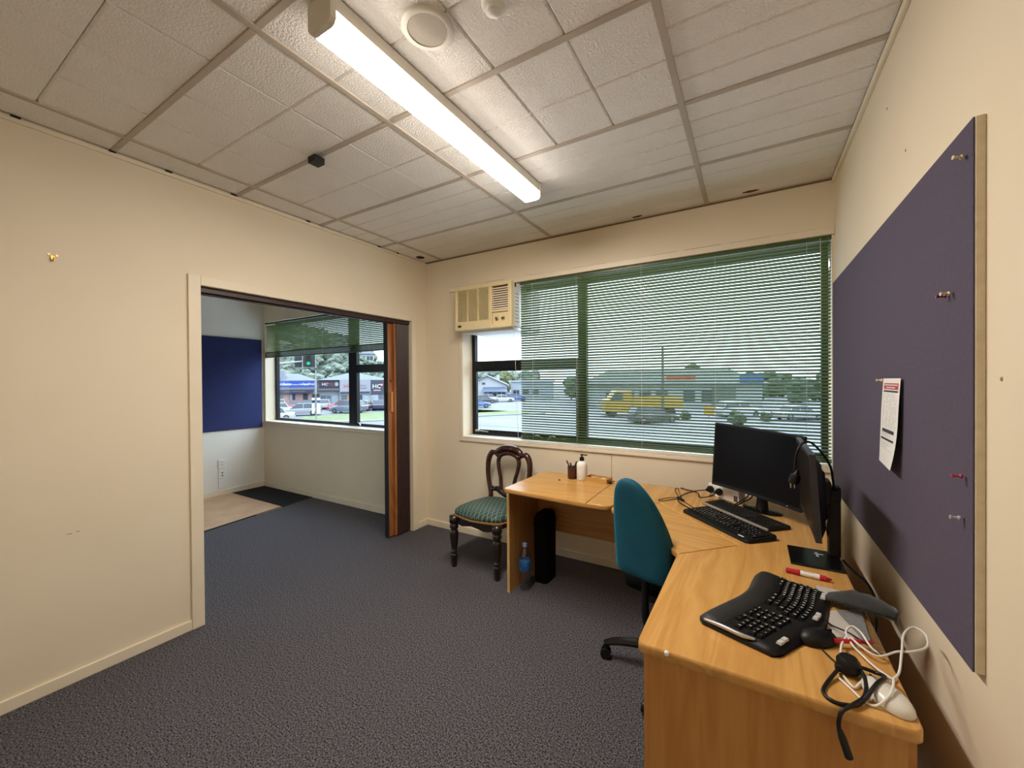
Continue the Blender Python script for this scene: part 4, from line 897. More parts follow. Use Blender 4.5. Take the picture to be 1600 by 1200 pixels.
bm = B(); box(bm, 0.262, 0.298, 1.985, 2.03, 0.972, 1.012, 0.004); obj('arm', bm, black, m2)
bm = B(); box(bm, 0.262, 0.300, 2.005, 2.055, ZT+0.010, 1.022, 0.004); obj('post', bm, black, m2)
bm = B(); box(bm, 0.128, 0.298, 1.878, 2.068, ZT, ZT+0.009, 0.003); pl = obj('stand_base', bm, blackgloss, m2)
bm = B(); box(bm, 0.215, 0.245, 2.01, 2.018, ZT+0.0091, ZT+0.0095); box(bm, 0.22, 0.228, 1.985, 2.03, ZT+0.0091, ZT+0.0095); obj('sticker', bm, inkgrey, pl)
bm = B(); tube(bm, [(0.278, 2.0, 1.015), (0.272, 1.99, 1.06), (0.262, 1.97, 1.11), (0.232, 1.94, 1.165), (0.195, 1.92, 1.205), (0.168, 1.91, 1.2), (0.150, 1.9, 1.165), (0.145, 1.9, 1.12), (0.143, 1.9, 1.09)], 0.0042, 8)
t = thing('power_cable', 'black plug cable looped over the edge-on monitor', 'cable', (0.17, 1.9, 1.05)); obj('cord', bm, black, t, smooth='all')
bm = B(); lathe(bm, [(0.005, 0.045), (0.008, 0.03), (0.017, 0.022), (0.019, 0.0), (0.015, -0.012)], seg=14, M=Matrix.Translation((0.141, 1.9, 1.055)) @ Matrix.Rotation(0.25, 4, 'Y')); pg = obj('plug', bm, black, t, smooth=True)
bm = B()
for d in (-0.006, 0.006): box(bm, 0.136+d-0.0015, 0.136+d+0.0015, 1.897, 1.903, 1.026, 1.044)
obj('pin', bm, metal, pg)
# cable hanging from stand to the desk back
bm = B(); tube(bm, [(0.262, 1.97, 0.93), (0.255, 1.99, 0.86), (0.275, 2.07, 0.78), (0.300, 2.06, 0.745)], 0.004, 8); tag(obj('stand_cable', bm, black), 'black cable dropping behind the post stand', 'cable')
bm = B(); tube(bm, [(0.304, 1.99, 0.744), (0.322, 1.90, 0.742), (0.345, 1.82, 0.735), (0.352, 1.74, 0.70), (0.34, 1.69, 0.60), (0.34, 1.68, 0.45)], 0.0045, 8); tag(obj('dropping_cable', bm, black), 'black cable slipping off the desk towards the wall', 'cable')

# desktop power block with two plugs
pw = thing('power_block', 'white desktop power block under the big monitor', 'power block', (-0.145, 2.70, ZT))
Mp = Matrix.Translation((-0.145, 2.70, ZT)) @ Matrix.Rotation(math.atan2(-0.114, 0.137), 4, 'Z')
bm = B(); box(bm, -0.115, 0.105, 0.0, 0.05, 0, 0.074, 0.004, M=Mp); obj('housing', bm, white, pw)
for x in (-0.085, -0.02, 0.04): bm = B(); box(bm, x-0.022, x+0.022, -0.002, 0.0, 0.015, 0.062, 0.001, 1, M=Mp); obj('socket', bm, whitetrim, pw)
bm = B(); box(bm, 0.072, 0.096, -0.002, 0.001, 0.008, 0.04, M=Mp); obj('switch', bm, mat('brown_switch', lin(96, 80, 64), 0.4), pw)
for i, (x, lab, pts) in enumerate(((-0.085, 'black plug and lead at the left socket of power block', [(-0.245, 2.735, 0.768), (-0.29, 2.73, 0.76), (-0.345, 2.70, 0.745), (-0.375, 2.62, 0.7395), (-0.372, 2.52, 0.7395), (-0.32, 2.43, 0.7395), (-0.262, 2.372, 0.7395), (-0.245, 2.352, 0.750)]),
                                   (-0.02, 'black plug and lead at the middle socket of power block', [(-0.195, 2.665, 0.762), (-0.23, 2.64, 0.752), (-0.27, 2.65, 0.742), (-0.28, 2.70, 0.745), (-0.30, 2.76, 0.742), (-0.36, 2.80, 0.7395), (-0.40, 2.83, 0.7395)]))):
    t = thing('power_plug', lab, 'plug', (pts[0][0], pts[0][1], ZT), group='leads in the desktop power block')
    bm = B(); lathe(bm, [(0.012, 0.0), (0.021, 0.004), (0.021, 0.018), (0.012, 0.03), (0.006, 0.045)], seg=16, M=Mp @ Matrix.Translation((x, -0.003, 0.04)) @ Matrix.Rotation(PI/2, 4, 'X')); obj('plug_body', bm, black, t, smooth=True)
    e0 = Mp @ Vector((x, -0.045, 0.04)); bm = B(); tube(bm, [e0]+pts, 0.0033, 8); obj('lead', bm, black, t, smooth='all')
t = thing('usb_cable', 'thin black looped cable beside the thick keyboard', 'cable', (-0.38, 2.55, ZT))
bm = B(); tube(bm, [(-0.215, 2.345, 0.752), (-0.26, 2.40, 0.7395), (-0.30, 2.46, 0.7395), (-0.345, 2.53, 0.7405)], 0.002, 6); obj('cord', bm, black, t)
bm = B(); tube(bm, [(-0.385, 2.585, 0.7395), (-0.43, 2.565, 0.7385), (-0.475, 2.49, 0.7385), (-0.455, 2.475, 0.7385), (-0.41, 2.53, 0.7385), (-0.375, 2.57, 0.7395)], 0.002, 6); tube(bm, [(-0.375, 2.60, 0.7395), (-0.41, 2.70, 0.7385), (-0.43, 2.79, 0.7385), (-0.415, 2.81, 0.7385), (-0.40, 2.74, 0.7385), (-0.365, 2.60, 0.7395)], 0.002, 6); obj('loop', bm, black, t)
bm = B(); bars(bm, (-0.345, 2.53, 0.7415), (-0.385, 2.59, 0.7415), 0.014, 0.009); obj('plug', bm, black, t)
t = thing('display_cable', 'pair of dark leads rising behind the slim keyboard', 'cable', (-0.03, 2.55, ZT))
for a in ([(-0.10, 2.535, 0.7395), (-0.06, 2.56, 0.77), (-0.02, 2.585, 0.80), (0.02, 2.575, 0.90)], [(-0.085, 2.545, 0.7395), (-0.045, 2.60, 0.76), (-0.0, 2.62, 0.79), (0.03, 2.59, 0.90)]):
    bm = B(); tube(bm, a, 0.0035, 8); obj('lead', bm, black, t)

# ------------------------------------------------------------------ clutter on the near wing
t = thing('marker_pen', 'red marker with white label behind the ergonomic keyboard', 'marker', (0.176, 1.782, ZT))
Mm = Matrix.Translation((0.107, 1.790, ZT+0.0095)) @ Matrix.Rotation(math.atan2(-0.014, 0.138), 4, 'Z') @ Matrix.Rotation(PI/2, 4, 'Y')
bm = B(); lathe(bm, [(0.006, 0), (0.0085, 0.002), (0.0085, 0.034), (0.0095, 0.035), (0.0095, 0.044)], seg=16, M=Mm); obj('cap', bm, red, t, smooth=True)
bm = B(); lathe(bm, [(0.0093, 0.044), (0.0093, 0.100)], seg=16, M=Mm); lb = obj('label_sleeve', bm, paper, t, smooth=True)
bm = B(); lathe(bm, [(0.0093, 0.100), (0.0093, 0.118), (0.006, 0.120), (0.004, 0.131), (0.002, 0.134)], seg=16, M=Mm); obj('barrel_end', bm, red, t, smooth=True)
text('label_text', 'Marker', 0.011, Matrix.Translation((0.176, 1.780, ZT+0.0190)) @ Matrix.Rotation(-0.1, 4, 'Z'), ink, lb)
# papers
def sheet(name, label, pts, z, m=paper, wob=0.002, cat='paper'):
    bm = B(); n = 8; g = []
    for j in range(n+1):
        row = []
        for i in range(n+1):
            u, v = i/n, j/n
            p = (Vector(pts[0])*(1-u)+Vector(pts[1])*u)*(1-v)+(Vector(pts[3])*(1-u)+Vector(pts[2])*u)*v
            row.append(bm.verts.new((p.x, p.y, z+wob*(1+noise.noise((p.x*14, p.y*14, z*50))))))
        g.append(row)
    for j in range(n):
        for i in range(n): bm.faces.new((g[j][i], g[j][i+1], g[j+1][i+1], g[j+1][i]))
    r = bmesh.ops.solidify(bm, geom=bm.faces[:], thickness=0.0004)
    return tag(obj(name, bm, m, smooth='all'), label, cat)
sheet('receipt', 'white paper slip poking out behind the ergonomic keyboard', [(0.185, 1.725), (0.29, 1.715), (0.292, 1.63), (0.20, 1.63)], ZT+0.0012, wob=0.001)
sheet('receipt', 'crumpled white receipt under the charcoal pouch', [(0.205, 1.545), (0.285, 1.60), (0.275, 1.42), (0.175, 1.385)], ZT+0.0035, wob=0.003)
bm = None
sheet('plastic_sleeve', 'clear plastic sleeve lying over the receipt', [(0.215, 1.555), (0.298, 1.60), (0.299, 1.37), (0.262, 1.375)], ZT+0.011, clear, 0.002, 'sleeve')
t = thing('pen', 'red pen lying beside the black mouse', 'pen', (0.22, 1.38, ZT))
bm = B(); tube(bm, [(0.188, 1.353, ZT+0.016), (0.252, 1.386, ZT+0.016)], 0.0055, 10, smooth=False); obj('barrel', bm, red, t, smooth=True)
bm = B(); tube(bm, [(0.252, 1.386, ZT+0.016), (0.268, 1.394, ZT+0.0155), (0.278, 1.399, ZT+0.0145)], [0.0055, 0.004, 0.001], 10, smooth=False); obj('tip', bm, red, t, smooth=True)
# pouch
bm = B(); rg = []
ax_ = [(0.205, 1.617), (0.235, 1.612), (0.265, 1.605), (0.295, 1.592), (0.325, 1.578), (0.350, 1.566), (0.362, 1.560)]
for i, (x, y) in enumerate(ax_):
    hw = (0.028, 0.042, 0.050, 0.050, 0.043, 0.034, 0.028)[i]; ht = (0.014, 0.026, 0.036, 0.034, 0.028, 0.024, 0.018)[i]; zb = ZT+0.012+(0.0, 0.002, 0.003, 0.004, 0.006, 0.006, 0.006)[i]
    ring = []
    for j in range(16):
        a = 2*PI*j/16; wv = 1+0.12*math.sin(3*a+i*1.3)
        nzv = noise.noise((x*40, y*40+math.cos(a)*3, math.sin(a)*2)); ring.append((x+0.4*hw*math.cos(a), y+hw*0.92*math.cos(a)*(1+0.12*nzv), max(ZT+0.008, zb+ht*0.5+ht*0.5*math.sin(a)*wv*(1+0.5*nzv))))
    rg.append(ring)
loft(bm, rg); tag(obj('pouch', bm, darkgrey, smooth='all'), 'charcoal fabric pouch overhanging the desk edge', 'pouch')
def mouse(name, label, c, ang, L, w, h, m, m2):
    t = thing(name, label, 'mouse', (c[0], c[1], ZT), ang)
    bm = B(); rg = []
    for k in range(9):
        z = h*k/8; s_ = math.sqrt(max(0.0, 1-(k/8)**2.6))*0.98+0.02
        rg.append([(L/2*s_*math.cos(a)*(1+0.06*math.cos(a)), w/2*s_*math.sin(a), ZT*0+0.001+z) for a in [2*PI*i/24 for i in range(24)]])
    loft(bm, rg); bo = obj('shell', bm, m, t, True, 'all')
    bm = B(); box(bm, L*0.12, L*0.30, -0.0035, 0.0035, h*0.80, h*0.97, 0.002); obj('wheel', bm, m2, t, True)
    bm = B(); box(bm, L*0.05, L*0.42, -0.0006, 0.0006, h*0.70, h*0.965); obj('button_gap', bm, m2, t, True)
    return t
mouse('mouse', 'black computer mouse beside the ergonomic keyboard', (0.150, 1.355), R_(35), 0.105, 0.060, 0.034, black, blackgloss)
mouse('mouse', 'white computer mouse near the desk corner', (0.258, 1.184), R_(118), 0.116, 0.068, 0.028, mat('pearl_white_plastic', lin(218, 214, 206), 0.25), metal)
def cable(name, label, parts, m, r):
    t = thing(name, label, 'cable', parts[0][0])
    for p in parts: bm = B(); tube(bm, p, r, 8); obj('cord', bm, m, t, smooth='all')
    return t
z = ZT+0.004
cable('mouse_cable', 'thin black mouse lead curling to the black adapter', [[(0.155, 1.325, z), (0.165, 1.30, z), (0.182, 1.27, z), (0.20, 1.25, z+0.004)], [(0.175, 1.50, z+0.010), (0.19, 1.44, z+0.012), (0.225, 1.40, z+0.02), (0.262, 1.372, z+0.012), (0.288, 1.345, z+0.01)]], black, 0.0022)
cable('earphone_cable', 'tangled white cable looping off the desk edge', [
    [(0.194, 1.307, z+.008), (0.204, 1.352, z+.012), (0.222, 1.382, z+.018), (0.243, 1.355, z+.014), (0.272, 1.336, z+.01), (0.317, 1.375, z+.014), (0.345, 1.378, z+.022), (0.380, 1.406, z+.03), (0.392, 1.460, z+.035), (0.375, 1.487, z+.035), (0.347, 1.446, z+.03), (0.323, 1.364, z+.022), (0.302, 1.295, z+.006), (0.280, 1.259, z+.002), (0.268, 1.238, z)],
    [(0.176, 1.211, z), (0.194, 1.18, z), (0.211, 1.151, z), (0.230, 1.144, z+.002), (0.255, 1.158, z+.026), (0.272, 1.205, z+.032), (0.276, 1.25, z+.012), (0.258, 1.288, z+.006), (0.238, 1.329, z+.008), (0.224, 1.364, z+.012), (0.219, 1.398, z+.022), (0.235, 1.42, z+.03), (0.252, 1.405, z+.026), (0.266, 1.365, z+.012), (0.29, 1.35, z+.006)],
    [(0.187, 1.225, z), (0.20, 1.19, z), (0.212, 1.205, z+.002), (0.235, 1.245, z+.004), (0.25, 1.235, z+.004), (0.235, 1.18, z+.004), (0.222, 1.16, z)]], cordw, 0.0026)
t = thing('power_adapter', 'black round plug adapter with cable over the desk end', 'adapter', (0.20, 1.245, ZT))
bm = B(); lathe(bm, [(0.0, 0.0), (0.02, 0.0), (0.024, 0.008), (0.024, 0.024), (0.017, 0.034), (0.0, 0.036)], (0.200, 1.248, ZT+0.006), 20); box(bm, 0.172, 0.200, 1.225, 1.243, ZT+0.008, ZT+0.024, 0.004); obj('adapter_body', bm, black, t, smooth=True)
bm = B(); tube(bm, [(0.178, 1.229, z+.01), (0.149, 1.175, z), (0.138, 1.138, z), (0.148, 1.118, z), (0.171, 1.116, z), (0.202, 1.135, z+.002), (0.239, 1.185, z+.026), (0.265, 1.24, z+.016), (0.252, 1.262, z+.008), (0.222, 1.258, z+.014)], 0.0042, 8); obj('cord', bm, black, t, smooth='all')
bm = B(); tube(bm, [(0.215, 1.262, z+.02), (0.224, 1.212, z+.016), (0.214, 1.158, z+.008), (0.185, 1.115, z+.005), (0.165, 1.096, ZT+0.001), (0.159, 1.093, 0.712), (0.160, 1.0915, 0.694)], 0.0042, 8); obj('cord', bm, black, t, smooth='all')
bm = B(); tube(bm, [(0.160, 1.0915, 0.698), (0.1625, 1.091, 0.690), (0.1655, 1.091, 0.68), (0.176, 1.091, 0.645)], [0.005, 0.0062, 0.0075, 0.0078], 8); obj('connector', bm, blackrub, t, smooth=True)

# ------------------------------------------------------------------ the street outside
GZ = -2.6
def olin(r, g, b): c = lin(r, g, b); return (c[0]*0.36, c[1]*0.36, c[2]*0.36, 1)   # outdoor colours darkened to offset the boosted sky
def frame(az):
    a = R_(az); return Vector((-math.sin(a), math.cos(a), 0)), Vector((math.cos(a), math.sin(a), 0))
def FM(az, D, s=0.0, z=0.0):   # facade frame: x along the facade, y up, z towards the street
    n, e = frame(az); p = n*D+e*s
    return Matrix(((e.x, 0, -n.x, p.x), (e.y, 0, -n.y, p.y), (0, 1, 0, z), (0, 0, 0, 1)))
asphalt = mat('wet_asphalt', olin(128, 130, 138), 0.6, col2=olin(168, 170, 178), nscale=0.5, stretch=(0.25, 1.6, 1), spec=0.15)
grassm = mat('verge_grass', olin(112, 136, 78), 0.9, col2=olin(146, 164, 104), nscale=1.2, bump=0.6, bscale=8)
bm = B(); box(bm, -260, 260, 8, 330, GZ-0.5, GZ); box(bm, -260, -7.5, -160, 8, GZ-0.5, GZ); tag(obj('street_ground', bm, asphalt, kind='structure'), 'wet asphalt street and car park outside', 'road')
def patch(label, az, pts, z=0.06, m=grassm, name='grass_verge', cat='grass'):
    n, e = frame(az); bm = B(); prism(bm, [tuple((n*D+e*s).xy) for D, s in pts], GZ, GZ+z); return tag(obj(name, bm, m, kind='structure'), label, cat)
patch('green grass verge in front of the shop car park', 55, [(46, -4.5), (53.5, -3.0), (55.5, 3), (55, 20), (44, 24), (44.5, 4)])
patch('thin grass island by the wet road', 30.8, [(50.5, -6), (55, -8), (57, -5.0), (53.5, -0.5)])
patch('pale kerb strip along the near grass verge', 55, [(43.6, 3.0), (45.5, -5.2), (46.0, -4.7), (44.4, 4), (43.9, 24), (43.5, 24)], 0.12, mat('pale_concrete', olin(186, 186, 186), 0.8, col2=olin(170, 170, 172), nscale=2), 'kerb', 'kerb')

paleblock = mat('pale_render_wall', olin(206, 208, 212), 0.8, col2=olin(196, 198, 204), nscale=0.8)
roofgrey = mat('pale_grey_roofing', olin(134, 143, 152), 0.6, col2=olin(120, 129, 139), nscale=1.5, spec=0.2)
navy = mat('navy_fascia', olin(44, 50, 84), 0.5); bluesign = mat('bright_blue_sign', lin(10, 52, 138), 0.4); plum = mat('dark_plum_sign', olin(56, 40, 66), 0.45)
slate = mat('slate_corrugated', olin(78, 86, 106), 0.5); signw = mat('white_lettering', lin(205, 208, 212), 0.5); signr = mat('red_lettering', lin(200, 50, 60), 0.5); signg = mat('grey_lettering', olin(120, 124, 134), 0.5)
shopglass = mat('shop_glass', olin(120, 134, 148), 0.12, col2=olin(150, 164, 176), nscale=0.6); posterA = mat('salmon_poster', olin(206, 150, 140), 0.6, col2=olin(226, 200, 190), nscale=2.0); posterB = mat('pale_blue_poster', olin(176, 202, 226), 0.6, col2=olin(226, 232, 240), nscale=2.0)
orangep = mat('orange_poster', olin(232, 160, 90), 0.6)
def fbox(bm, M, x0, x1, y0, y1, z0, z1, bev=0): box(bm, x0, x1, y0, y1, z0, z1, bev, 1, M=M)
def heart(bm, M, x, y, s):
    pts = []
    for i in range(24):
        a = 2*PI*i/24; pts.append((x+s*(16*math.sin(a)**3)/17, y+s*(13*math.cos(a)-5*math.cos(2*a)-2*math.cos(3*a)-math.cos(4*a))/17))
    prism(bm, pts, 0, 0.03, M=M)
FA = FM(55, 72)
# pharmacy block
ph = thing('pharmacy_shop', 'low shop with a long bright blue sign across the car park', 'shop', FA @ Vector((-6, GZ, 0)))
bm = B(); fbox(bm, FA, -16, -2.2, GZ, 1.8, -14, 0); obj('wall', bm, paleblock, ph)
bm = B(); loft(bm, [[FA @ Vector(p) for p in ((-16.5, 1.8, 0.1), (-2.25, 1.8, 0.1), (-2.25, 1.8, -14), (-16.5, 1.8, -14))], [FA @ Vector(p) for p in ((-12.0, 3.0, -6.5), (-5.2, 3.0, -6.5), (-5.2, 3.0, -7), (-12, 3.0, -7))]]); obj('roof', bm, roofgrey, ph)
bm = B(); fbox(bm, FA, -9.6, -6.9, 1.8, 3.4, -4, -1.5, 0); obj('roof_box', bm, mat('bluish_plant_box', olin(176, 184, 200), 0.7), ph)
bm = B(); fbox(bm, FA, -10.5, -2.6, 0.74, 1.70, 0, 0.2); sg = obj('sign_board', bm, bluesign, ph)
text('sign_text', 'Unichem', 0.62, FM(55, 71.75, -6.95, 1.24), signw, sg, 0.01)
text('sign_text', 'Medical Centre Pharmacy', 0.34, FM(55, 71.75, -5.2, 1.16), signw, sg, 0.01)
text('sign_text', 'Open', 0.48, FM(55, 71.75, -3.82, 1.23), signw, sg, 0.01); text('sign_numeral', '7', 0.5, FM(55, 71.75, -3.38, 1.23), signr, sg, 0.01); text('sign_text', 'Days', 0.46, FM(55, 71.75, -2.98, 1.23), signw, sg, 0.01)
bm = B(); fbox(bm, FA, -10.5, -2.5, 0.35, 0.72, 0, 0.6); obj('soffit', bm, mat('grey_soffit', olin(150, 152, 162), 0.7), ph)
bm = B(); fbox(bm, FA, -10.5, -2.7, -0.22, 0.34, 0.5, 0.75); aw = obj('canopy_fascia', bm, navy, ph)
text('canopy_text', 'MEDICAL CENTRE PHARMACY', 0.22, FM(55, 71.2, -5.2, 0.06), mat('pale_pink_lettering', olin(196, 170, 196), 0.5), aw, 0.005)
for i, (x0, x1, m_) in enumerate(((-10.2, -9.0, posterA), (-8.9, -7.6, posterB), (-7.5, -7.05, shopglass), (-6.95, -6.1, posterA), (-6.0, -5.75, posterB), (-5.7, -5.3, navy), (-5.1, -4.25, posterA), (-4.2, -3.55, mat('dark_doorway', olin(46, 48, 54), 0.6)), (-3.5, -2.65, posterA))):
    bm = B(); fbox(bm, FA, x0, x1, -2.3, -0.3, 0, 0.06); obj('shop_window', bm, m_, ph)
# clinic blocks
cl = thing('clinic_shop', 'pale clinic building with red heart signs across the car park', 'shop', FA @ Vector((3, GZ, 0)))
bm = B(); fbox(bm, FA, -2.2, 1.15, GZ, 1.8, -14, -0.6); obj('wall', bm, paleblock, cl)
bm = B(); fbox(bm, FA, 1.15, 9.6, GZ, 1.85, -14, 0.1); obj('wall', bm, paleblock, cl)
bm = B(); loft(bm, [[FA @ Vector(p) for p in ((-2.2, 1.85, 0.12), (9.8, 1.85, 0.12), (9.8, 1.85, -14), (-2.2, 1.85, -14))], [FA @ Vector(p) for p in ((2.6, 3.1, -6), (4.4, 3.1, -6), (4.4, 3.1, -7), (2.6, 3.1, -7))]]); obj('roof', bm, roofgrey, cl)
bm = B(); fbox(bm, FA, -1.85, 1.09, 0.58, 1.72, -0.4, -0.2); s1 = obj('sign_board', bm, plum, cl)
text('sign_text', 'HC', 0.62, FM(55, 72.17, -1.05, 1.15), signw, s1, 0.01)
bm = B(); heart(bm, FM(55, 72.19, -0.55, 1.28), 0, 0, 0.14); obj('heart_emblem', bm, signr, s1)
text('sign_text', 'HEALTH', 0.24, FM(55, 72.17, 0.0, 1.24), mat('rose_lettering', olin(212, 110, 150), 0.5), s1, 0.005); text('sign_text', 'CENTRE', 0.24, FM(55, 72.17, 0.02, 1.0), mat('rose_lettering', olin(212, 110, 150), 0.5), s1, 0.005)
bm = B(); prism(bm, [(0.28*math.cos(2*PI*i/24), 0.36*math.sin(2*PI*i/24)) for i in range(24)], 0, 0.03, M=FM(55, 72.19, 0.72, 1.18)); obj('round_emblem', bm, posterB, s1)
bm = B(); fbox(bm, FA, -2.0, 1.12, 0.15, 0.5, -0.6, 0.15); obj('canopy', bm, mat('grey_canopy', olin(122, 126, 134), 0.6), cl)
bm = B(); fbox(bm, FA, 1.2, 5.97, -0.60, 1.82, 0.1, 0.25); s2 = obj('sign_board', bm, mat('pale_grey_panel', olin(200, 202, 214), 0.5), cl)
text('sign_text', 'HC', 0.95, FM(55, 71.74, 2.42, 0.80), mat('coral_lettering', olin(232, 96, 92), 0.5), s2, 0.01)
text('sign_text', 'Healthcare', 0.42, FM(55, 71.74, 5.25, 0.93), signg, s2, 0.005, 'RIGHT'); text('sign_text', 'for Health', 0.42, FM(55, 71.74, 5.40, 0.48), signg, s2, 0.005, 'RIGHT')
bm = B(); fbox(bm, FA, 1.25, 5.85, -0.46, -0.10, 0.25, 0.32); obj('opening_hours_strip', bm, slate, s2)
bm = B(); fbox(bm, FA, 5.99, 8.7, -0.65, 1.80, 0.1, 0.22); s3 = obj('sign_board', bm, slate, cl)
for k in range(13):
    bm = B(); fbox(bm, FA, 6.04+k*0.2, 6.10+k*0.2, -0.65, 1.8, 0.22, 0.26); obj('cladding_rib', bm, mat('slate_rib', olin(98, 106, 126), 0.5), s3)
text('sign_text', 'HC', 0.98, FM(55, 71.70, 6.95, 0.72), signw, s3, 0.01)
bm = B(); heart(bm, FM(55, 71.70, 7.78, 1.02), 0, 0, 0.28); obj('heart_emblem', bm, signr, s3)
bm = B(); heart(bm, FM(55, 71.66, 7.74, 0.96), 0, 0, 0.16); obj('heart_centre', bm, signw, s3)
bm = B(); fbox(bm, FA, 6.45, 7.5, 0.12, 0.20, 0.26, 0.29); obj('underline', bm, signr, s3)
bm = B(); fbox(bm, FA, 6.45, 7.62, 0.0, 0.06, 0.26, 0.29); obj('underline', bm, signw, s3)
for x0, x1, m_ in ((-1.7, -0.9, shopglass), (-0.8, -0.2, shopglass), (0.0, 1.0, posterB), (1.35, 2.25, shopglass), (2.35, 3.2, orangep), (3.3, 4.3, shopglass), (4.35, 4.6, navy), (4.7, 5.7, posterB), (6.2, 7.2, posterB), (7.3, 8.4, shopglass)):
    zf = -0.6 if x1 < 1.1 else 0.1
    bm = B(); fbox(bm, FA, x0, x1, -2.2, -0.68, zf, zf+0.06); obj('shop_window', bm, m_, cl)

# ---- cars
tyre = mat('tyre_rubber', olin(28, 28, 30), 0.8); carglass = mat('car_glass', olin(70, 84, 96), 0.1); hub = mat('alloy_wheel', olin(170, 172, 176), 0.35, metal=0.5)
lampw = mat('headlamp_lens', olin(226, 230, 236), 0.15); lampr = mat('tail_lamp_lens', olin(150, 20, 24), 0.2)
_cars = {}
def car_proto(shape):
    L, H, roof0, roof1, bon = {'sedan': (4.5, 1.45, -1.0, 0.35, 1.2), 'wagon': (4.7, 1.52, -1.95, 0.35, 1.25), 'hatch': (4.1, 1.5, -1.45, 0.3, 1.15), 'suv': (4.5, 1.7, -1.8, 0.45, 1.25)}[shape]
    def ring(x, z0, z1, w, r=0.12):
        return [(x, -w, z0), (x, -w, (z0+z1)*0.5), (x, -w*0.97, z1-r), (x, -w*0.85, z1), (x, w*0.85, z1), (x, w*0.97, z1-r), (x, w, (z0+z1)*0.5), (x, w, z0)]
    h = H*0.61; hl = L/2
    bm = B(); loft(bm, [ring(-hl, 0.36, h-0.14, 0.72), ring(-hl+0.12, 0.24, h-0.03, 0.84), ring(-hl+0.6, 0.2, h, 0.88), ring(-0.2, 0.2, h+0.02, 0.89), ring(bon-0.35, 0.2, h, 0.88), ring(hl-0.55, 0.22, h-0.10, 0.86), ring(hl-0.1, 0.26, h-0.24, 0.80), ring(hl, 0.36, h-0.34, 0.68)])
    parts = [('body', bm, 0)]
    bm = B()
    def gr(x, z, w): return [(x, -w, z), (x, w, z)]
    base = [(roof0-0.35, h-0.02), (roof0, H-0.05), (roof1, H-0.05), (bon-0.2, h-0.02)]
    loft(bm, [[(x, s_*(0.80 if z < h+0.1 else 0.64), z) for x, z in base] for s_ in (-1, 1)]); parts.append(('windows', bm, carglass))
    bm = B(); loft(bm, [[(x, s_*0.655, z) for x, z in ((roof0-0.02, H-0.09), (roof0+0.02, H-0.03), ((roof0+roof1)/2, H), (roof1-0.02, H-0.03), (roof1+0.04, H-0.09))] for s_ in (-1, 1)]); parts.append(('roof', bm, 0))
    bm = B()
    for s_ in (-1, 1):
        for a, b_ in (((bon-0.22, h), (roof1+0.02, H-0.06)), ((-0.35, h), (-0.38, H-0.06)), ((roof0-0.32, h), (roof0, H-0.06))):
            bars(bm, (a[0], s_*0.81, a[1]), (b_[0], s_*0.655, b_[1]), 0.05, 0.07)
    parts.append(('pillars', bm, 0))
    bm = B()
    for s_ in (-1, 1): box(bm, hl-0.14, hl-0.03, s_*0.62-0.14, s_*0.62+0.14, h-0.36, h-0.24, 0.02, 1)
    parts.append(('headlamp', bm, lampw)); bm = B()
    for s_ in (-1, 1): box(bm, -hl-0.01, -hl+0.1, s_*0.66-0.1, s_*0.66+0.1, h-0.28, h-0.12, 0.02, 1)
    parts.append(('tail_lamp', bm, lampr))
    out = []
    for nm, b_, m_ in parts:
        bmesh.ops.recalc_face_normals(b_, faces=b_.faces[:]); me = bpy.data.meshes.new('car_'+nm); b_.to_mesh(me); b_.free(); out.append((nm, me, m_))
    bm = B(); lathe(bm, [(0.0, -0.09), (0.27, -0.1), (0.32, -0.08), (0.32, 0.08), (0.27, 0.1), (0.22, 0.1), (0.2, 0.07), (0.0, 0.07)], seg=18, M=Matrix.Rotation(PI/2, 4, 'X'))
    bmesh.ops.recalc_face_normals(bm, faces=bm.faces[:]); me = bpy.data.meshes.new('car_wheel'); bm.to_mesh(me); bm.free(); me.materials.append(tyre)
    bm = B(); lathe(bm, [(0.0, -0.105), (0.19, -0.102), (0.19, 0.102), (0.0, 0.105)], seg=14, M=Matrix.Rotation(PI/2, 4, 'X'))
    bmesh.ops.recalc_face_normals(bm, faces=bm.faces[:]); mh = bpy.data.meshes.new('car_hub'); bm.to_mesh(mh); bm.free(); mh.materials.append(hub)
    return out, me, mh, L
def car(label, shape, col, az, D, s, ang, group='cars parked outside'):
    if shape not in _cars: _cars[shape] = car_proto(shape)
    parts, mwl, mh, L = _cars[shape]; n, e = frame(az); p = n*D+e*s
    t = thing('car', label, 'car', (p.x, p.y, GZ), R_(az)+R_(ang), group)
    pm = mat('car_paint_%d_%d_%d' % tuple(int(c*99) for c in col[:3]), col, 0.3, coat=0.5)
    for nm, me, m_ in parts:
        m2_ = me.copy(); m2_.materials.clear(); m2_.materials.append(pm if m_ == 0 else m_); link(nm, m2_, t, True)
    for wx in (-L*0.30, L*0.31):
        for sy in (-1, 1):
            w_ = link('wheel', mwl, t, True); w_.location = (wx, sy*0.80, 0.32); hb = link('hub', mh, w_, True)
WH, SI, RE, DK, BL, NV = olin(232, 234, 236), olin(184, 190, 198), olin(206, 44, 46), olin(62, 68, 78), olin(56, 96, 170), olin(44, 60, 96)
car('white car at the far left before the blue-signed shop', 'suv', WH, 55, 68.0, -7.3, 100); car('pinkish red car half hidden beyond the silver wagon', 'hatch', RE, 55, 67.5, -5.2, 95); car('dark grey hatchback directly before the blue-signed shop', 'hatch', DK, 55, 67.5, -3.1, 80)
car('silver station wagon in the middle of the car park', 'wagon', SI, 55, 56.0, -3.55, 178); car('white sedan nose beside the silver wagon', 'sedan', WH, 55, 60.5, -6.6, 185); car('nearest white car by the lower left window edge', 'sedan', WH, 55, 49.5, -5.9, 185)
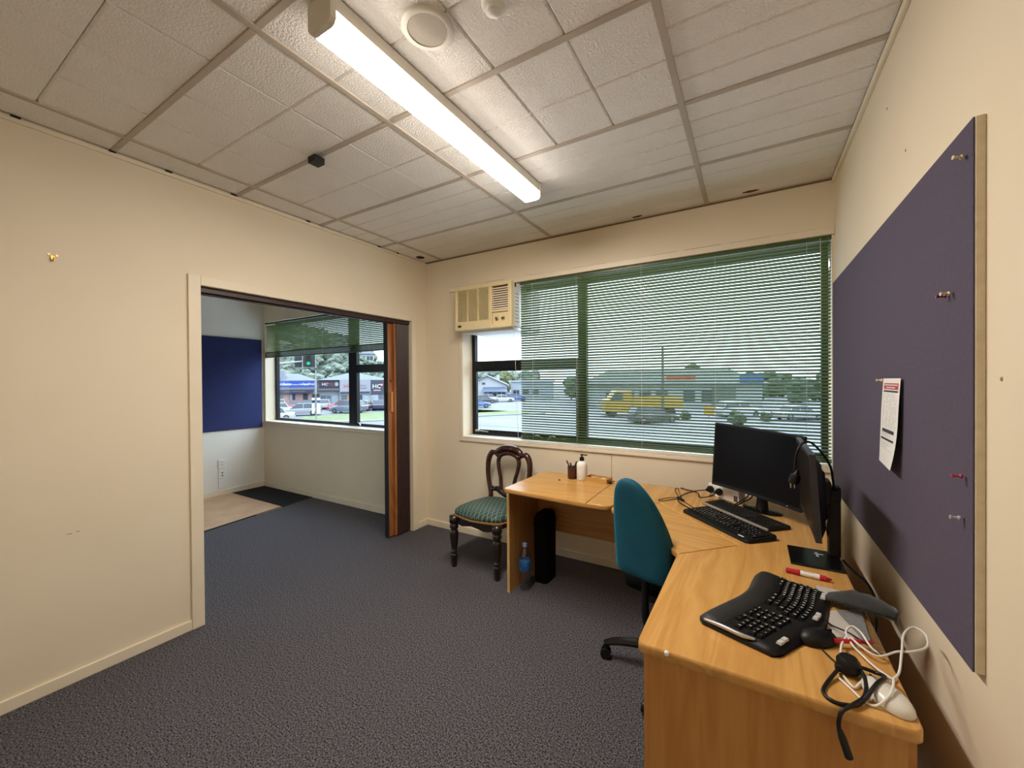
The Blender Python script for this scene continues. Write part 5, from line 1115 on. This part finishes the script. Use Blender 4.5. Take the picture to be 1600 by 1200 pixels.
car('bright red car in front of the clinic', 'sedan', RE, 55, 63.8, 1.5, 165); car('dark silver car in front of the bright red one', 'suv', olin(130, 142, 158), 55, 57.5, 1.9, 150); car('pale pinkish car right of the window mullion', 'sedan', olin(206, 186, 190), 55, 61.5, 4.3, 72)
car('dark blue car before the slate clinic wall', 'hatch', NV, 55, 61.5, 6.3, 80); car('white car at the right end before slate clinic wall', 'suv', WH, 55, 61.5, 8.3, 84); car('small white car behind the street pole', 'hatch', WH, 55, 68.2, -1.0, 85)
car('dark sedan left of the white car by the gabled house', 'sedan', DK, 30.8, 75.0, -5.2, 5, 'cars by the gabled house'); car('white car before the gabled house awning', 'sedan', WH, 30.8, 79.0, -1.9, 12, 'cars by the gabled house'); car('blue car beside the pale house', 'hatch', BL, 30.8, 82, 0.9, 15, 'cars by the gabled house'); car('pale car second from the dark sedan', 'hatch', SI, 30.8, 82.5, -4.6, 8, 'cars by the gabled house'); car('small blue car at the left frame edge on the road', 'hatch', olin(86, 128, 200), 30.8, 61.8, -5.4, 12, 'cars by the gabled house')

# ---- traffic signals and poles
galv = mat('galvanised_steel', olin(206, 210, 214), 0.4, metal=0.3)
sigb = mat('signal_black', olin(24, 28, 30), 0.6)
n55, e55 = frame(55)
def P55(D, s, z): v = n55*D+e55*s; return (v.x, v.y, z)
t = thing('traffic_signal', 'traffic signal showing green arrow on an overhead arm', 'traffic light', P55(24, -6, GZ))
bm = B(); tube(bm, [P55(24.3, -6.0, GZ), P55(24.3, -6.0, 0.6), P55(24.3, -5.6, 1.75), P55(24.25, -4.0, 2.25), P55(24.2, -2.5, 2.46), P55(24.15, -1.1, 2.62)], [0.11, 0.10, 0.08, 0.06, 0.05, 0.045], 10); obj('mast_arm', bm, galv, t, smooth='all')
FS = FM(55, 24); bm = B(); box(bm, -1.42, -0.78, 2.25, 3.15, 0, 0.03, 0.02, 1, M=FS); bd = obj('border_board', bm, mat('white_signal_border', olin(236, 238, 240), 0.5), t)
bm = B(); box(bm, -1.39, -0.81, 2.28, 3.12, 0.03, 0.05, 0.02, 1, M=FS); obj('target_board', bm, sigb, t)
for k, (zc, c) in enumerate(((2.98, None), (2.73, None), (2.48, 1))):
    Mk = FS @ Matrix.Translation((-1.13, zc, 0.05)); bm = B(); lathe(bm, [(0.11, 0), (0.11, 0.12), (0.10, 0.12), (0.10, 0.02), (0, 0.02)], seg=20, M=Mk); sgn = obj('signal_hood', bm, sigb, t, smooth=True)
    if c:
        bm = B(); lathe(bm, [(0.095, 0.02), (0.09, 0.035), (0.0, 0.045)], seg=20, M=Mk); obj('green_lens', bm, mat('lit_green_lens', olin(0, 200, 150), 0.4, emit=olin(20, 225, 165), estr=1.6), sgn)
bm = B(); box(bm, -1.80, -1.45, 2.28, 2.98, -0.3, -0.2, 0.03, 1, M=FS); obj('second_signal', bm, sigb, t)
t = thing('street_pole', 'slim pale pole with small signs before the clinic', 'pole', P55(48.5, -1.6, GZ))
bm = B(); tube(bm, [P55(48.5, -1.6, GZ), P55(48.5, -1.6, 0), P55(48.5, -1.58, 2.8)], 0.07, 10, smooth=False); obj('pole', bm, galv, t, smooth=True)
FP = FM(55, 48.4); bm = B(); box(bm, -1.98, -1.68, -0.15, 0.25, 0, 0.2, 0.02, 1, M=FP); box(bm, -1.52, -1.22, -0.15, 0.25, 0, 0.2, 0.02, 1, M=FP); obj('side_signal', bm, sigb, t)
for x0, x1, z0, z1, m_ in ((-1.98, -1.72, -0.45, -0.2, signw), (-1.5, -1.18, -0.45, -0.2, signw), (-1.98, -1.74, -0.75, -0.5, sigb), (-1.5, -1.2, -0.75, -0.5, mat('blue_plate', olin(70, 100, 150), 0.5)), (-1.98, -1.74, -1.9, -0.8, signw), (-1.5, -1.18, -1.9, -0.8, signw)):
    bm = B(); box(bm, x0, x1, z0, z1, 0, 0.05, 0.01, 1, M=FP); obj('plate', bm, m_, t)

# ---- houses, far buildings
FH = FM(30.8, 88)
ho = thing('gabled_house', 'white gabled house with slate awning across the road', 'house', FH @ Vector((-5.5, GZ, 0)))
hw_ = mat('white_weatherboard', olin(230, 234, 238), 0.7)
bm = B(); prism(bm, [(-9.8, GZ), (-1.2, GZ), (-1.2, 0.55), (-5.5, 2.55), (-9.8, 0.55)], -10, 0, M=FH); obj('wall', bm, hw_, ho)
for s_ in (-1, 1):
    bm = B(); xe = -5.5+s_*4.9; loft(bm, [[FH @ Vector(p) for p in ((-5.5, 2.62, z_), (xe, 0.36, z_), (xe, 0.54, z_), (-5.5, 2.80, z_))] for z_ in (0.5, -10.4)]); obj('roof_slope', bm, mat('pale_blue_grey_roof', olin(176, 190, 208), 0.5), ho)
bm = B(); fbox(bm, FH, -3.5, -2.9, 1.4, 2.9, -4, -3.4); obj('chimney', bm, hw_, ho)
for x0, x1 in ((-6.65, -5.9), (-8.1, -7.5)): bm = B(); fbox(bm, FH, x0, x1, 0.72, 1.18, 0, 0.06); obj('window', bm, carglass, ho)
bm = B(); loft(bm, [[FH @ Vector(p) for p in ((-6.4, 0.18, 0), (-1.6, 0.18, 0), (-0.9, -0.75, 2.0), (-6.6, -0.75, 2.0))], [FH @ Vector(p) for p in ((-6.4, 0.05, 0), (-1.6, 0.05, 0), (-0.9, -0.88, 2.0), (-6.6, -0.88, 2.0))]]); obj('awning', bm, mat('slate_awning', olin(112, 128, 158), 0.5), ho)
for x0 in (-6.2, -5.2, -4.2, -3.2, -2.2): bm = B(); fbox(bm, FH, x0, x0+0.7, -2.3, -1.0, 0, 0.05); obj('window', bm, carglass, ho)
ho2 = thing('flat_house', 'pale blue-white building right of the gabled house', 'house', FM(30.8, 92, 2, GZ).to_translation())
F2 = FM(30.8, 92); bm = B(); fbox(bm, F2, -0.3, 9.5, GZ, 1.3, -9, 0); obj('wall', bm, mat('pale_blue_wall', olin(204, 216, 230), 0.7), ho2)
bm = B(); fbox(bm, F2, -0.9, 9.8, 1.3, 1.6, -9.3, 0.3); obj('roof', bm, hw_, ho2)
for x0 in (0.2, 2.4, 4.6): bm = B(); fbox(bm, F2, x0, x0+1.4, -1.6, -0.6, 0, 0.05); obj('window', bm, carglass, ho2)
# depot with long dark roof seen through the blind
F3 = FM(30.8, 60); dp = thing('depot_building', 'long low depot with red and blue signs behind the blind', 'building', F3 @ Vector((24, GZ, 0)))
bm = B(); fbox(bm, F3, 13.0, 37.4, GZ, 0.9, -12, 0); obj('wall', bm, mat('pale_depot_wall', olin(196, 204, 204), 0.8), dp)
bm = B(); loft(bm, [[F3 @ Vector(p) for p in ((12.4, 0.9, 0.8), (38, 0.9, 0.8), (38, 0.9, -12.5), (12.4, 0.9, -12.5))], [F3 @ Vector(p) for p in ((16, 3.2, -5.8), (35, 3.2, -5.8), (35, 3.2, -6.2), (16, 3.2, -6.2))]]); obj('roof', bm, mat('dark_green_roof', olin(70, 84, 80), 0.6), dp)
bm = B(); fbox(bm, F3, 22.9, 27.2, 1.45, 2.2, 0.3, 0.5); obj('sign_board', bm, mat('orange_red_sign', olin(214, 84, 44), 0.5), dp)
bm = B(); fbox(bm, F3, 33.8, 37.3, 1.0, 2.2, 0.3, 0.5); obj('sign_board', bm, mat('mid_blue_sign', olin(36, 110, 190), 0.5), dp)
for x0 in (14, 16.5, 19, 21.5, 25.6, 28.3): bm = B(); fbox(bm, F3, x0, x0+1.7, -1.9, -0.2, 0, 0.06); obj('window', bm, carglass, dp)
bm = B(); fbox(bm, F3, 29.8, 33.4, GZ, 0.3, 0, 0.06); obj('roller_door', bm, mat('grey_roller_door', olin(120, 130, 128), 0.6), dp)
vt = thing('yellow_truck', 'yellow truck parked in front of the depot', 'truck', FM(30.8, 46, 12, GZ).to_translation())
F4 = FM(30.8, 46); yel = mat('truck_yellow', olin(226, 176, 40), 0.4)
bm = B(); prism(bm, [(10.4, -2.1), (13.4, -2.1), (13.4, 0.25), (11.6, 0.25), (10.9, -0.7), (10.4, -0.8)], -1.0, 1.0, M=F4); obj('cab', bm, yel, vt)
bm = B(); fbox(bm, F4, 13.5, 19.2, -1.75, -1.2, -1.0, 1.0); fbox(bm, F4, 13.6, 19.1, -1.2, -0.5, 0.9, 1.0); fbox(bm, F4, 13.6, 19.1, -1.2, -0.5, -1.0, -0.9); obj('deck', bm, yel, vt)
bm = B(); prism(bm, [(11.0, -0.75), (12.4, -0.75), (12.4, 0.1), (11.6, 0.1)], 1.0, 1.02, M=F4); obj('window', bm, carglass, vt)
for x in (11.3, 15.2, 17.9):
    for zz in (-0.8, 0.8): bm = B(); lathe(bm, [(0.0, -0.15), (0.45, -0.15), (0.45, 0.15), (0.0, 0.15)], seg=18, M=F4 @ Matrix.Translation((x, -2.15, zz))); obj('wheel', bm, tyre, vt)
sg_ = thing('yellow_hydrant_sign', 'small yellow sign post seen low through the blind', 'sign', FM(30.8, 43, 21.2, GZ).to_translation())
F5 = FM(30.8, 43); bm = B(); fbox(bm, F5, 20.5, 21.6, -2.3, -1.4, 0, 0.06); obj('panel', bm, yel, sg_); bm = B(); fbox(bm, F5, 21.0, 21.1, GZ, -2.3, 0, 0.06); obj('post', bm, galv, sg_)
car('white car seen low through the middle of the blind', 'suv', WH, 30.8, 44, 24.8, 5, 'cars seen through the blind'); car('silver car seen through the right end of the blind', 'sedan', SI, 30.8, 40, 28.5, 0, 'cars seen through the blind'); car('dark car seen through the blind beside the yellow sign', 'wagon', DK, 30.8, 38.5, 13.5, 10, 'cars seen through the blind')
# power pole
F6 = FM(30.8, 43.2); t = thing('power_pole', 'tall power pole with cross arm seen through the blind', 'pole', F6 @ Vector((16.2, GZ, 0)))
bm = B(); tube(bm, [F6 @ Vector((16.2, GZ, 0)), F6 @ Vector((16.2, 5.0, 0))], [0.16, 0.11], 10, smooth=False); obj('post', bm, mat('weathered_pole', olin(104, 100, 92), 0.9), t)
bm = B(); fbox(bm, F6, 15.0, 17.4, 4.70, 4.84, -0.06, 0.06); obj('cross_arm', bm, mat('weathered_pole', olin(104, 100, 92), 0.9), t)
for x in (15.1, 15.7, 16.7, 17.3): bm = B(); lathe(bm, [(0.05, 0), (0.07, 0.08), (0.03, 0.2)], seg=8, M=F6 @ Matrix.Translation((x, 4.84, 0)) @ Matrix.Rotation(-PI/2, 4, 'X')); obj('insulator', bm, white, t)

# ---- hill and trees
n40, e40 = frame(52)
def hill_h(az, D):
    k = max(0.0, min(1.0, (az-41)/17)); k = k*k*(3-2*k); q = max(0.0, min(1.0, (D-95)/85)); q = q*q*(3-2*q)
    return GZ+0.02+k*q*23
bm = B(); grid = []
for i in range(31):
    az = 26+i*2.2; row = []
    for j in range(13):
        D = 92+j*14; a = R_(az); row.append(bm.verts.new((-math.sin(a)*D, math.cos(a)*D, hill_h(az, D)+(1.2*noise.noise((i*.5, j*.6, 0)) if hill_h(az, D) > GZ+0.5 else -0.05))))
    grid.append(row)
for i in range(30):
    for j in range(12): bm.faces.new((grid[i][j], grid[i+1][j], grid[i+1][j+1], grid[i][j+1]))
hl = obj('hillside', bm, mat('hillside_scrub', olin(74, 90, 72), 0.95, col2=olin(116, 130, 110), nscale=0.6, bump=1.0, bscale=1.5), kind='structure', smooth='all'); tag(hl, 'scrubby grey-green hillside rising behind the shops', 'hill')
def crown_mesh(seed, tall):
    random.seed(seed); bm = B()
    for k in range(13):
        a = random.uniform(0, 2*PI); r = random.uniform(0, 0.45); z = random.uniform(0.25, 1.0)*tall; s_ = random.uniform(0.26, 0.42)*(1.15-0.4*z/tall)
        r_ = bmesh.ops.create_icosphere(bm, subdivisions=2, radius=s_)
        for v in r_['verts']:
            d = 1+0.45*noise.noise(Vector(v.co)*9+Vector((k*3.1, seed, 0)))
            v.co = Vector((v.co.x*d+r*math.cos(a), v.co.y*d+r*math.sin(a), v.co.z*d*0.85+z))
    bmesh.ops.recalc_face_normals(bm, faces=bm.faces[:]); me = bpy.data.meshes.new('crown'); bm.to_mesh(me); bm.free(); return me
leafm = [mat('mist_paled_leaves', olin(130, 146, 132), 0.9, col2=olin(166, 180, 162), nscale=3.5), mat('dark_green_leaves', olin(62, 84, 58), 0.9, col2=olin(92, 114, 80), nscale=3.5), mat('olive_leaves', olin(122, 128, 84), 0.9, col2=olin(150, 158, 112), nscale=3.5)]  # first leaf colour is greyed and lightened to paint in the mist
barkm = mat('bark', olin(92, 80, 68), 0.9)
crowns = [crown_mesh(11, 1.1), crown_mesh(12, 1.5), crown_mesh(13, 0.9)]
bm = B(); tube(bm, [(0, 0, -0.3), (0.02, 0.01, 0.3), (0, 0, 0.8)], [0.07, 0.055, 0.03], 6); bmesh.ops.recalc_face_normals(bm, faces=bm.faces[:]); trunk = bpy.data.meshes.new('trunk'); bm.to_mesh(trunk); bm.free(); trunk.materials.append(barkm)
_cm = {}
_tp = [(v_.x, v_.y, r_) for az_, D_, r_ in ((54.1, 153, 4.5), (50.6, 151, 4.5), (60.4, 141, 4.5)) for v_ in [frame(az_)[0]*D_]] + [(v_.x, v_.y, 5.5) for s_ in (-5, 0, 5, 9) for v_ in [frame(30.8)[0]*96+frame(30.8)[1]*s_]] + [(v_.x, v_.y, 6.5) for s_ in (14, 20, 26, 32, 38) for v_ in [frame(30.8)[0]*66+frame(30.8)[1]*s_]] + [(v_.x, v_.y, 2.2) for s_ in (11, 14, 17, 20, 22, 25, 28.5) for v_ in [frame(30.8)[0]*45.5+frame(30.8)[1]*s_]]
def tree(label, az, D, scale, kind, cm, group, z=None, gap=0.84):
    q_ = (-math.sin(R_(az))*D, math.cos(R_(az))*D)
    if any(math.hypot(q_[0]-a_[0], q_[1]-a_[1]) < gap*(scale+a_[2]) for a_ in _tp): return
    _tp.append((q_[0], q_[1], scale))
    a = R_(az); p = (-math.sin(a)*D, math.cos(a)*D, hill_h(az, D) if z is None else z)
    t = thing('tree', label, 'tree', p, random.uniform(0, 6), group); t.scale = (scale, scale, scale)
    if (kind, cm) not in _cm:
        me = crowns[kind].copy(); me.materials.clear(); me.materials.append(leafm[cm]); _cm[(kind, cm)] = me
    link('crown', _cm[(kind, cm)], t, True); link('trunk', trunk, t, True)
random.seed(21)
for lab, az, D, sc, kd, cm_ in (('large grey-green tree left of the gabled house ridge', 37.6, 110, 6.0, 2, 0), ('large tree right behind the gabled house ridge', 34.2, 112, 6.2, 0, 0), ('olive tree rising beside the gabled house chimney', 31.9, 107.5, 4.6, 1, 2), ('rounded tree above the pale flat house', 29.3, 109, 5.6, 0, 0)):
    tree(lab, az, D, sc, kd, cm_, 'trees behind the gabled house', GZ, 0.0)
for k in range(1500):
    tree('bushy grey-green tree on the hillside behind the shops', random.uniform(47, 63), 100+random.random()**1.2*75, random.uniform(2.4, 4.4), random.randrange(3), random.choice([0, 0, 1, 0]), 'trees on the hillside', None, 0.68)
for k in range(900):
    tree('leafy tree in the belt behind the gabled house', 30.8+random.uniform(-4, 7), 110+random.uniform(0, 40), random.uniform(4.8, 6.4), random.randrange(3), random.choice([0, 0, 2]), 'trees behind the gabled house', GZ)
for k in range(120):
    az = random.uniform(-8, 23); tree('dark tree behind the depot seen through the blind', az, random.uniform(84, 120), random.uniform(3.2, 5.2), random.randrange(3), 1, 'trees behind the blind', GZ)
for k in range(16):
    az = random.uniform(-6, 14); tree('low dark shrub before the depot seen through the blind', az, random.uniform(40, 52), random.uniform(0.7, 1.2), 2, 1, 'shrubs before the depot', GZ)
for lab, az, D, w, h in (('white house high on the hillside left of the mullion', 54.1, 152, 5.2, 3.0), ('white house on the hill crest in the right pane', 50.6, 150, 4.4, 3.4), ('low house with pinkish roof on the left hillside', 60.4, 140, 4.5, 2.4)):
    a = R_(az); Mh = FM(az, D, 0, hill_h(az, D)+0.8); t = thing('hill_house', lab, 'house', Mh.to_translation())
    bm = B(); box(bm, -w/2, w/2, -1.5, h, -4, 0, M=Mh); obj('wall', bm, hw_, t)
    bm = B(); loft(bm, [[Mh @ Vector(p) for p in ((-w/2-.4, h, .5), (w/2+.4, h, .5), (w/2+.4, h, -4.5), (-w/2-.4, h, -4.5))], [Mh @ Vector(p) for p in ((-w/4, h+1.2, -1.8), (w/4, h+1.2, -1.8), (w/4, h+1.2, -2.2), (-w/4, h+1.2, -2.2))]]); obj('roof', bm, mat('pinkish_roof', olin(178, 160, 160), 0.7) if 'pinkish' in lab else roofgrey, t)
    for x in (-w*0.3, w*0.05, w*0.3): bm = B(); box(bm, x-0.45, x+0.45, h*0.35, h*0.75, 0, 0.05, M=Mh); obj('window', bm, carglass, t)
